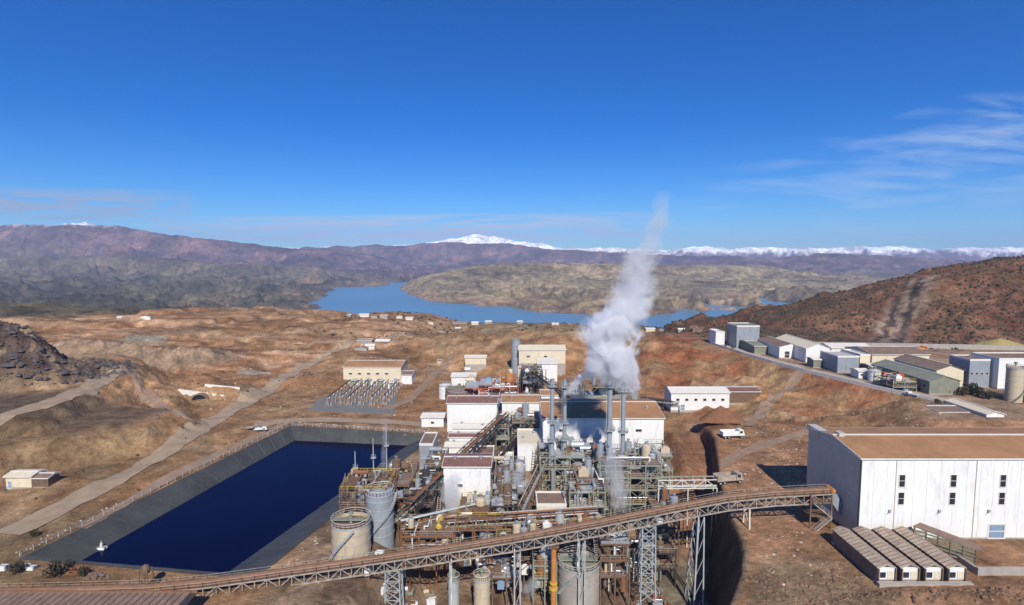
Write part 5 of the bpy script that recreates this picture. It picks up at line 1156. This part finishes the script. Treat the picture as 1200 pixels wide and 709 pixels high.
# small clutter lying around on the near left apron
def clutter():
    rnd = random.Random(5)
    def heap(px, py, r, h, m, label, n=60):
        q = GH(px, py); b = MB()
        for k in range(n):
            a = rnd.uniform(0, 6.28); d = r*rnd.random()**.6; s = rnd.uniform(.15, .45); c = (q.x+math.cos(a)*d, q.y+math.sin(a)*d*.6, q.z+h*(1-d/r)*rnd.random())
            b.box(c[0]-s, c[0]+s, c[1]-s*.6, c[1]+s*.6, c[2]-s*.3, c[2]+s*.5)
        o = b.build('scrap_heap', m); o['kind'] = 'stuff'; o['label'] = label; o['category'] = 'heap'
    heap(92, 670, 2.6, 1.8, m_rust, 'rusty scrap heap at the near left corner of the pond')
    heap(112, 676, 3.0, 1.2, m_roofd, 'brown stony heap beside the rusty scrap heap')
    for k, (px, py, lab) in enumerate(((30, 667, 'leftmost white bale by the dark bush'), (37, 669, 'white bale just left of the bush pair'), (4, 668, 'white bale at the photo edge'))):
        q = GH(px, py); t = thing('white_bale', (q.x, q.y, q.z), lab, 'bale', 'white bales by the pond corner'); b = MB(); b.box(-.8, .8, -.6, .6, -.3, 1.1); b.build('sack', m_white, t); b = MB(); b.box(-.86, .86, -.1, .1, -.3, 1.14); b.build('strap', m_dark, t)
    q = at(119, 641, 128.0); q = G(119, 643, -3.5); t = thing('pontoon', (q[0], q[1], -3.5), 'small white pump pontoon floating near the left end of the pond', 'pontoon')
    b = MB(); b.cyl((-1.1, -.5, .1), (1.1, -.5, .1), .3, n=10); b.cyl((-1.1, .5, .1), (1.1, .5, .1), .3, n=10); b.build('float', m_white, t)
    b = MB(); b.box(-1.0, 1.0, -.6, .6, .35, .5); b.build('deck', m_steel, t); b = MB(); b.cyl((0, 0, .5), (0, 0, 1.4), .3, n=8); b.cyl((0, 0, 1.4), (0, 0, 2.0), .1, n=6); b.build('pump', m_trim, t)
    # pond fence posts
    rim = POND
    b0 = None
    ex = [(rim[0], rim[1], 34), (rim[1], rim[2], 20)]
    t = thing('pond_fence', (rim[0][0]-1.5, rim[0][1], 0), 'low post and rail fence along the left and far rim of the pond', 'fence')
    rr = MB(); pm = None
    for (a, c, n) in ex:
        d = Vector((c[0]-a[0], c[1]-a[1], 0)).normalized(); nrm = Vector((-d.y, d.x, 0))*1.6
        for k in range(n+1):
            p = Vector((a[0], a[1], 0)).lerp(Vector((c[0], c[1], 0)), k/n)+nrm; z = .2
            if pm is None: b = MB(); b.box(-.08, .08, -.08, .08, -.5, 1.2); o = b.build('post', m_steel, t); pm = o.data
            else: o = bpy.data.objects.new('post', pm); COL.objects.link(o); o.parent = t
            o.location = (p.x-t.location.x, p.y-t.location.y, z)
        A = Vector((a[0], a[1], 0))+nrm; C = Vector((c[0], c[1], 0))+nrm
        for z in (.8, 1.3): rr.beam(A+Vector((0, 0, z)), C+Vector((0, 0, z)), .05)
    rr.build('rail', m_steel, t, True)
    # pale stones along the rim and rubble
    b = MB()
    for (a, c, n) in ((rim[0], rim[1], 110), (rim[1], rim[2], 160), (rim[2], rim[3], 60)):
        d = Vector((c[0]-a[0], c[1]-a[1], 0)).normalized(); nrm = Vector((-d.y, d.x, 0))
        for k in range(n):
            p = Vector((a[0], a[1], 0)).lerp(Vector((c[0], c[1], 0)), rnd.random())+nrm*rnd.uniform(2.2, 6); s = rnd.uniform(.1, .38)
            b.poly([(p.x-s, p.y, .05), (p.x, p.y-s, .05), (p.x+s*1.2, p.y, .05), (p.x, p.y+s, .05), (p.x+s*.2, p.y, .1+s)], [(0, 1, 4), (1, 2, 4), (2, 3, 4), (3, 0, 4)])
    stuff(b.build('rim_stones', m_rockl), 'pale stones scattered along the pond rim', 'stones')
clutter()

# scattered boulders and scrub (nobody could count them)
def scatter(name, n, area, size, m, label, cat, seed, cond=None, flat=.7, leafy=False):
    rs = np.random.RandomState(seed); x = rs.uniform(area[0], area[1], n); y = rs.uniform(area[2], area[3], n); z = H(x, y)
    k = np.ones(n, bool) if cond is None else cond(x, y, z); x, y, z = x[k], y[k], z[k]; n = len(x)
    s = size[0]*(size[1]/size[0])**(rs.rand(n)**1.8)
    base = np.array([(1, 0, 0), (.3, .95, 0), (-.8, .6, 0), (-.8, -.6, 0), (.3, -.95, 0), (.5, .3, .8), (-.4, .4, .9), (-.1, -.5, .85)])
    faces = np.array([(0, 1, 5), (1, 6, 5), (1, 2, 6), (2, 3, 6), (3, 7, 6), (3, 4, 7), (4, 5, 7), (4, 0, 5), (5, 6, 7)])
    V = base[None]*s[:, None, None]*(1+rs.uniform(-.35, .35, (n, 8, 3))); V[:, :, 2] *= flat
    a = rs.rand(n)*6.28; c, q = np.cos(a)[:, None], np.sin(a)[:, None]; X = V[:, :, 0]*c-V[:, :, 1]*q; Y = V[:, :, 0]*q+V[:, :, 1]*c
    V = np.stack([X+x[:, None], Y+y[:, None], V[:, :, 2]+z[:, None]-s[:, None]*.1], 2).reshape(-1, 3)
    F = (faces[None]+(np.arange(n)*8)[:, None, None]).reshape(-1, 3)
    me = bpy.data.meshes.new(name); me.from_pydata(V.tolist(), [], F.tolist()); me.materials.append(m); o = bpy.data.objects.new(name, me); COL.objects.link(o)
    return stuff(o, label, cat)
in_hill = lambda x, y, z: (lined(x, y, [(228, 338, 0), (262, 380, 0), (330, 446, 0)])[0] > 13) & (fbm(x, y, 40, 3, 9)+.5 > 0)
scatter('scrub', 15000, (130, 560, 325, 535), (.35, 1.5), m_foliage, 'dark scrub dotted over the red hill on the right', 'scrub', 3, in_hill, 1.0)
scatter('scrub', 1500, (-330, -60, 150, 330), (.25, .8), m_foliage, 'low scrub on the left slopes', 'scrub', 4, lambda x, y, z: (fbm(x, y, 30, 3, 19) > .05) & (polysd(x, y, POND) > 4) & (polysd(x, y, L9) > 0), .9)
scatter('boulders', 2600, (-330, -185, 215, 290), (.4, 2.2), m_rockd, 'dark broken rock on the hill at the left edge', 'rocks', 5, lambda x, y, z: lined(x, y, ROCK_L)[0] < 30)
scatter('loose_stones', 1300, (-200, 60, 225, 560), (.15, .7), m_rockl, 'loose stones on the brown slopes', 'stones', 6, lambda x, y, z: (polysd(x, y, POND) > 4))
scatter('loose_stones', 1400, (45, 150, 96, 230), (.12, .5), m_rockl, 'loose stones on the right pad', 'stones', 7, lambda x, y, z: (x > bankx(y)+5) & ~((x > 70) & (y > 101) & (y < 152)))
scatter('rubble', 1500, (46, 150, 96, 109), (.2, .75), mat('brown rubble', (0.20, 0.12, 0.075), .95, var=.4), 'brown rubble of the berm in the right foreground', 'rubble', 8, lambda x, y, z: ~((x > 70) & (y > 101)))
scatter('plateau_scrub', 3000, (-160, 240, 430, 640), (.5, 2.0), m_foliage, 'dark scrub at the plateau rim', 'scrub', 10, lambda x, y, z: fbm(x, y, 50, 3, 29) > .0, .9)

# walls and culvert on the left benches
def low_wall(px0, py0, px1, py1, h, label):
    a = GH(px0, py0); c = GH(px1, py1); b = MB(); n = 8
    for k in range(n):
        p = a.lerp(c, k/n); q = a.lerp(c, (k+1)/n); b.beam((p.x, p.y, p.z+h/2-.6), (q.x, q.y, q.z+h/2-.6), .6, h+1.2)
    tag(b.build('low_wall', m_trim), label, 'wall')
low_wall(209, 459, 263, 466, 1.3, 'pale low wall above the dark culvert mouth')
low_wall(240, 453, 281, 457, 1.3, 'second pale low wall further back on the benches')
def culvert():
    q = Vector((-146.5, 255.2, hz(-146.5, 253.5))); t = thing('culvert', (q.x, q.y, q.z), 'dark arched culvert mouth in the brown slope', 'culvert')
    b = MB(); n = 12; pts = []
    for r, y in ((3.6, 0), (4.3, 0), (4.3, 5), (3.6, 5)):
        for i in range(n+1): a = math.pi*i/n; pts.append((math.cos(a)*r, y, math.sin(a)*r*.85-.4))
    f = []
    for k in range(4):
        for i in range(n): f.append((k*(n+1)+i, k*(n+1)+i+1, ((k+1) % 4)*(n+1)+i+1, ((k+1) % 4)*(n+1)+i))
    b.poly(pts, f); b.build('arch_ring', m_roofd, t)
    b = MB(); pts = [(math.cos(math.pi*i/n)*3.6, .8, math.sin(math.pi*i/n)*3.6*.85-.4) for i in range(n+1)]; b.poly(pts, [tuple(range(n+1))]); b.build('mouth_shade', m_rubber, t)  # black sheet just inside the mouth, painted stand-in for the darkness of the hole
culvert()

# terrace road with parapet
def parapet():
    pts = [(833, 402), (870, 414), (905, 424), (943, 434), (985, 444), (1017, 451.5), (1060, 461), (1097, 469)]
    W_ = [G(a, b, 15.4) for a, b in pts]
    drape('terrace_road', [(a+4.5, b) for a, b in W_], 6.0, m_croad, .2, px=False)
    t = thing('road_parapet', (W_[0][0], W_[0][1], 15), 'pale concrete parapet along the terrace road', 'parapet'); pm = None
    for i in range(len(W_)-1):
        L_ = math.dist(W_[i], W_[i+1]); n = max(1, round(L_/5))
        for k in range(n):
            p = [W_[i][j]+(W_[i+1][j]-W_[i][j])*k/n for j in (0, 1)]; q = [W_[i][j]+(W_[i+1][j]-W_[i][j])*(k+.95)/n for j in (0, 1)]
            b = MB(); b.beam((p[0]-t.location.x, p[1]-t.location.y, .3), (q[0]-t.location.x, q[1]-t.location.y, .3), .4, 1.7); b.build('wall_panel', m_trim, t)
parapet()

# vehicles
def truck(label, px, py, rz=0, body=None, load=None, kind='truck', s=1.0):
    q = GH(px, py); t = thing('dump_truck' if kind == 'truck' else 'pickup', (q.x, q.y, q.z+.15), label, kind, None, rz); body = body or m_white
    L_, Wd = (8.0, 2.6) if kind == 'truck' else (5.0, 1.9)
    b = MB(); b.box(-L_/2, L_/2, -Wd/2*.8, Wd/2*.8, .6, .9); b.build('chassis', m_dark, t)
    c = MB(); hc = 2.9 if kind == 'truck' else 1.8; cl = 2.1
    x0 = L_/2-cl
    c.poly([(x0, -Wd/2, .9), (L_/2, -Wd/2, .9), (L_/2, Wd/2, .9), (x0, Wd/2, .9), (x0+.05, -Wd/2+.1, hc), (L_/2-.5, -Wd/2+.1, hc), (L_/2-.5, Wd/2-.1, hc), (x0+.05, Wd/2-.1, hc)], [(0, 3, 2, 1), (4, 5, 6, 7), (0, 1, 5, 4), (1, 2, 6, 5), (2, 3, 7, 6), (3, 0, 4, 7)])
    cb = c.build('cab', body, t)
    w = MB(); w.box(L_/2-.45, L_/2-.2, -Wd/2+.25, Wd/2-.25, hc*.55, hc-.25); w.box(x0+.3, L_/2-.8, -Wd/2-.02, Wd/2+.02, hc*.6, hc-.3); w.build('windscreen', m_glass, cb)
    d = MB(); hb = 2.6 if kind == 'truck' else 1.3; xe = x0-.15
    d.box(-L_/2, xe, -Wd/2, Wd/2, .95, 1.15); d.box(-L_/2, xe, -Wd/2, -Wd/2+.12, 1.15, hb); d.box(-L_/2, xe, Wd/2-.12, Wd/2, 1.15, hb); d.box(xe-.12, xe, -Wd/2+.12, Wd/2-.12, 1.15, hb); d.box(-L_/2, -L_/2+.12, -Wd/2+.12, Wd/2-.12, 1.15, hb-.3)
    d.build('bed', load or body, t)
    for xx in ((-L_/2+.9, -L_/2+2.2, L_/2-1.1) if kind == 'truck' else (-L_/2+.9, L_/2-1.0)):
        for s_ in (-1, 1):
            r = .55 if kind == 'truck' else .36
            b = MB(); b.cyl((xx, s_*(Wd/2-.3), r-.1), (xx, s_*(Wd/2+.02), r-.1), r, n=14); wh = b.build('wheel', m_rubber, t); b = MB(); b.cyl((xx, s_*(Wd/2), r-.1), (xx, s_*(Wd/2+.05), r-.1), r*.5, n=10); b.build('rim', m_steel, wh)
truck('white dump truck parked by the red brown cone heap', 858, 513, .1)
truck('pale yellow loader truck beside the end of the truss bridge', 853, 566, .2, m_dusty)
truck('grey pickup at the far left corner of the pond', 296, 504, .4, m_dusty, kind='pickup')
truck('white pickup beside the truck at the pond corner', 306, 506, .2, kind='pickup')
truck('white pickup on the terrace road below the cream box', 1068, 465, 2.0, kind='pickup')
truck('dark pickup on the terrace yard near the trees', 1078, 458, 1.0, m_dark, kind='pickup')
truck('orange digger truck by the red slope behind the terrace', 1060, 412, .2, m_orange)
truck('second orange truck parked right of the first behind the terrace', 1078, 412, .3, m_orange)

# distant village of pale sheds on the plateau rim
def rim_sheds():
    rnd = random.Random(9)
    spots = [(430, 372, 8), (440, 373, 6), (452, 373, 9), (466, 374, 10), (482, 375, 9), (420, 371, 5), (505, 381, 7), (540, 383, 14), (556, 381, 8), (575, 380, 12), (610, 379, 8), (520, 391, 6), (536, 388, 5), (424, 411, 9), (436, 411, 7), (450, 404, 14), (430, 404, 10), (765, 389, 10), (778, 388, 7), (800, 389, 12), (820, 390, 9), (838, 391, 7), (650, 382, 7), (410, 373, 6), (140, 375, 7), (170, 375, 9), (535, 447, 4), (514, 426, 5), (548, 437, 4)]
    cols = [m_trim, m_conc, m_conc, m_cream, m_tankg, m_roofd]
    words = ['leftmost', 'second', 'third', 'fourth', 'fifth', 'sixth', 'seventh', 'eighth', 'ninth', 'tenth', 'eleventh', 'twelfth', 'thirteenth', 'fourteenth', 'fifteenth', 'sixteenth', 'seventeenth', 'eighteenth', 'nineteenth', 'twentieth', 'twenty-first', 'twenty-second', 'twenty-third', 'twenty-fourth', 'twenty-fifth', 'twenty-sixth', 'twenty-seventh', 'twenty-eighth', 'twenty-ninth', 'thirtieth']
    cnt = {0: 0, 1: 0}
    for k, (px, py, w) in enumerate(sorted(spots)):
        q = GH(px+rnd.uniform(-3, 3), py+rnd.uniform(-1, 1)); m = rnd.choice(cols); zone = 0 if py < 400 else 1
        near = ('of the pale sheds on the plateau rim near the lake', 'of the small sheds on the brown benches behind the plant')[zone]
        word = words[min(cnt[zone], 29)]; cnt[zone] += 1
        wd = w*rnd.uniform(.5, 1.1)
        building('rim_shed', (word if word == 'leftmost' else word+' from the left')+' '+near, q.x-wd/2, q.x+wd/2, q.y, q.y+wd*rnd.uniform(.4, .9), q.z, rnd.uniform(1.4, 3.2), rnd.uniform(.3, .9), rnd.choice('XY'), m, rnd.choice([m_trim, m_roofd, m_white, m_roofb]), group=('pale sheds on the plateau rim', 'small sheds on the brown benches')[zone], base=2.0, cat='shed', over=.2)
rim_sheds()

# yellow ore heap and pit edge wall behind the terrace
def heap_cone(name, label, x, y, r, h, m, seed):
    b = MB(); n = 36; rings = 8; rnd = random.Random(seed); v = []
    z0 = hz(x, y)-1
    for k in range(rings+1):
        f = k/rings
        for i in range(n):
            a = 2*math.pi*i/n; rr = r*(1-f)*(1+.12*math.sin(a*3+seed)+.05*rnd.uniform(-1, 1)); v.append((x+math.cos(a)*rr, y+math.sin(a)*rr*.7, z0+h*f**.9+rnd.uniform(-.1, .1)))
    b.poly(v, [(k*n+i, k*n+(i+1) % n, (k+1)*n+(i+1) % n, (k+1)*n+i) for k in range(rings) for i in range(n)])
    o = b.build(name, m, smooth=True); tag(o, label, 'heap')
q = G(1172, 406, 15); heap_cone('ore_heap', 'yellowish heap at the foot of the red hill on the right', q[0], q[1], 18, 6, mat('yellow ore', (0.34, 0.27, 0.10), .95, var=.25), 2)
heap_cone('ore_heap', 'red brown cone heap right of the widest hall', 81, 211, 8.5, 5.5, mat('red brown ore', (0.20, 0.095, 0.05), .95, var=.25), 3)
b = MB(); b.beam((182, 336, 16), (330, 318, 16), 1.2, 3.5); tag(b.build('pit_wall', m_conc), 'long low dark wall at the foot of the red hill', 'wall')

# ================================================================== STEAM
def steam(name, label, path, dens, seed=0, nscale=.22, steps=1):
    """path: (x, y, z, r, density), rising in z. A closed tube in which the density swirls and thins towards its rim."""
    b = MB(); n = 14; v = []; P = path
    for x, y, z, r, d in P:
        for i in range(n): a = 2*math.pi*i/n; v.append((x+math.cos(a)*r*1.45, y+math.sin(a)*r*1.45, z))
    k = len(P); b.poly(v, [(j*n+i, j*n+(i+1) % n, (j+1)*n+(i+1) % n, (j+1)*n+i) for j in range(k-1) for i in range(n)]+[tuple(range(n-1, -1, -1)), tuple(range((k-1)*n, k*n))])
    z0, z1 = P[0][2], P[-1][2]; x0 = min(p[0]-p[3] for p in P); x1 = max(p[0]+p[3] for p in P); rm = max(p[3] for p in P); y0 = min(p[1] for p in P); y1 = max(p[1] for p in P)+.01
    m = bpy.data.materials.new(name+' vapour'); m.use_nodes = True; nt = m.node_tree; N = nt.nodes; L = nt.links; N.remove(N['Principled BSDF'])
    def M(op, a, b_=None, clamp=False):
        q = N.new('ShaderNodeMath'); q.operation = op; q.use_clamp = clamp
        for i, w in enumerate((a, b_)):
            if w is None: continue
            if isinstance(w, (int, float)): q.inputs[i].default_value = w
            else: L.new(w, q.inputs[i])
        return q.outputs[0]
    ge = N.new('ShaderNodeNewGeometry'); sp = N.new('ShaderNodeSeparateXYZ'); L.new(ge.outputs['Position'], sp.inputs[0])
    f = M('DIVIDE', M('SUBTRACT', sp.outputs[2], z0), z1-z0, True)
    def ramp(vals):
        r = N.new('ShaderNodeValToRGB'); cr = r.color_ramp
        while len(cr.elements) < len(P): cr.elements.new(.5)
        for e, p, c in zip(cr.elements, P, vals): e.position = (p[2]-z0)/(z1-z0)
        for e, c in zip(cr.elements, vals): e.color = (*c, 1)
        L.new(f, r.inputs[0]); s = N.new('ShaderNodeSeparateColor'); L.new(r.outputs[0], s.inputs[0]); return s.outputs
    A = ramp([((p[0]-x0)/(x1-x0), (p[1]-y0)/(y1-y0), p[3]/rm) for p in P]); D = ramp([(p[4], 0, 0) for p in P])
    cx = M('ADD', M('MULTIPLY', A[0], x1-x0), x0); cy = M('ADD', M('MULTIPLY', A[1], y1-y0), y0); rr = M('MULTIPLY', A[2], rm)
    dx = M('SUBTRACT', sp.outputs[0], cx); dy = M('SUBTRACT', sp.outputs[1], cy)
    dist = M('DIVIDE', M('SQRT', M('ADD', M('MULTIPLY', dx, dx), M('MULTIPLY', dy, dy))), rr)
    no = N.new('ShaderNodeTexNoise'); no.inputs['Scale'].default_value = nscale; no.inputs['Detail'].default_value = 7; no.inputs['Roughness'].default_value = .6; no.inputs['Distortion'].default_value = .8
    mp = N.new('ShaderNodeMapping'); mp.inputs['Location'].default_value = (seed*13.1, 0, seed*5.3); L.new(ge.outputs['Position'], mp.inputs[0]); L.new(mp.outputs[0], no.inputs['Vector'])
    e = M('SUBTRACT', M('ADD', M('SUBTRACT', 1.0, dist), M('MULTIPLY', M('SUBTRACT', no.outputs['Fac'], .5), 3.6)), .05)
    e = M('MULTIPLY', M('MULTIPLY', e, 2.6, True), M('MULTIPLY', M('SUBTRACT', 1.42, dist, True), 3.0, True))
    den = M('MULTIPLY', M('MULTIPLY', e, D[0]), dens)
    pv = N.new('ShaderNodeVolumePrincipled'); pv.inputs['Color'].default_value = (.985, .988, 1, 1); pv.inputs['Anisotropy'].default_value = 0.0; L.new(den, pv.inputs['Density'])
    L.new(pv.outputs[0], N['Material Output'].inputs['Volume'])
    o = b.build(name, m); return stuff(o, label, 'steam')
def path(lst, Y):
    out = []
    for px, py, r, d in lst: w = at(px, py, Y); out.append((w.x, w.y, w.z, r, d))
    return out
steam('steam_plume', 'white steam plume billowing up from the right stacks and thinning to the right', path([(735, 466, 1.2, .4), (728, 452, 4, .8), (718, 436, 6.5, 1), (713, 410, 7.8, 1.5), (714, 385, 7.5, 1.5), (726, 365, 6.3, 1.0), (742, 345, 6.2, .5), (747, 320, 5.4, .42), (752, 300, 4.8, .34), (763, 284, 3.4, .26), (771, 262, 3.0, .24), (776, 243, 2.8, .16), (779, 224, 2.2, .06)], 157.5), .5, 1, .17)
steam('steam_wisp', 'steam tail drifting from the left stacks into the plume', path([(664, 462, 1.4, .8), (672, 452, 2.4, .8), (684, 444, 3.0, .9), (696, 436, 3.6, .9), (706, 424, 3.6, .7)], 162), .5, 2)
steam('steam_wisp', 'steam tail hanging below the plume at its right edge', path([(744, 468, 1.2, .7), (742, 455, 2.0, .9), (738, 440, 3.0, .9), (733, 422, 3.5, .7)], 160), .5, 3)
steam('steam_wisp', 'thin vertical vapour rising before the far end of the pond', path([(449, 548, .8, .5), (450, 525, 1.0, .5), (451, 505, 1.1, .4), (450, 488, 1.0, .2)], 158), .30, 4)
steam('steam_wisp', 'grey vapour around the foot of the right stacks', path([(724, 595, 3.2, .7), (722, 575, 3.6, 1), (720, 550, 3.2, .9), (718, 528, 2.6, .6), (716, 510, 1.6, .3)], 149), .22, 5)
steam('steam_wisp', 'vapour leaking in front of the small white reddish roofed building', path([(533, 600, 2.2, .8), (530, 585, 3.4, 1), (527, 568, 3.0, .8), (535, 552, 2.0, .4)], 150), .25, 6)
steam('steam_wisp', 'pale vapour beside the lattice gallery near the plant centre', path([(607, 578, 1.6, .8), (608, 565, 2.2, 1), (611, 550, 2.0, .8), (612, 538, 1.2, .4)], 152), .35, 7)
steam('steam_wisp', 'low steam drifting from the pipework under the conveyor', path([(622, 700, 1.2, .7), (624, 690, 2.2, 1), (628, 676, 1.8, .6)], 124), .25, 8)
steam('steam_wisp', 'short steam puff left of the second stack', path([(575, 600, 1.4, .6), (580, 588, 2.2, .8), (588, 574, 2.0, .5)], 146), .22, 9)
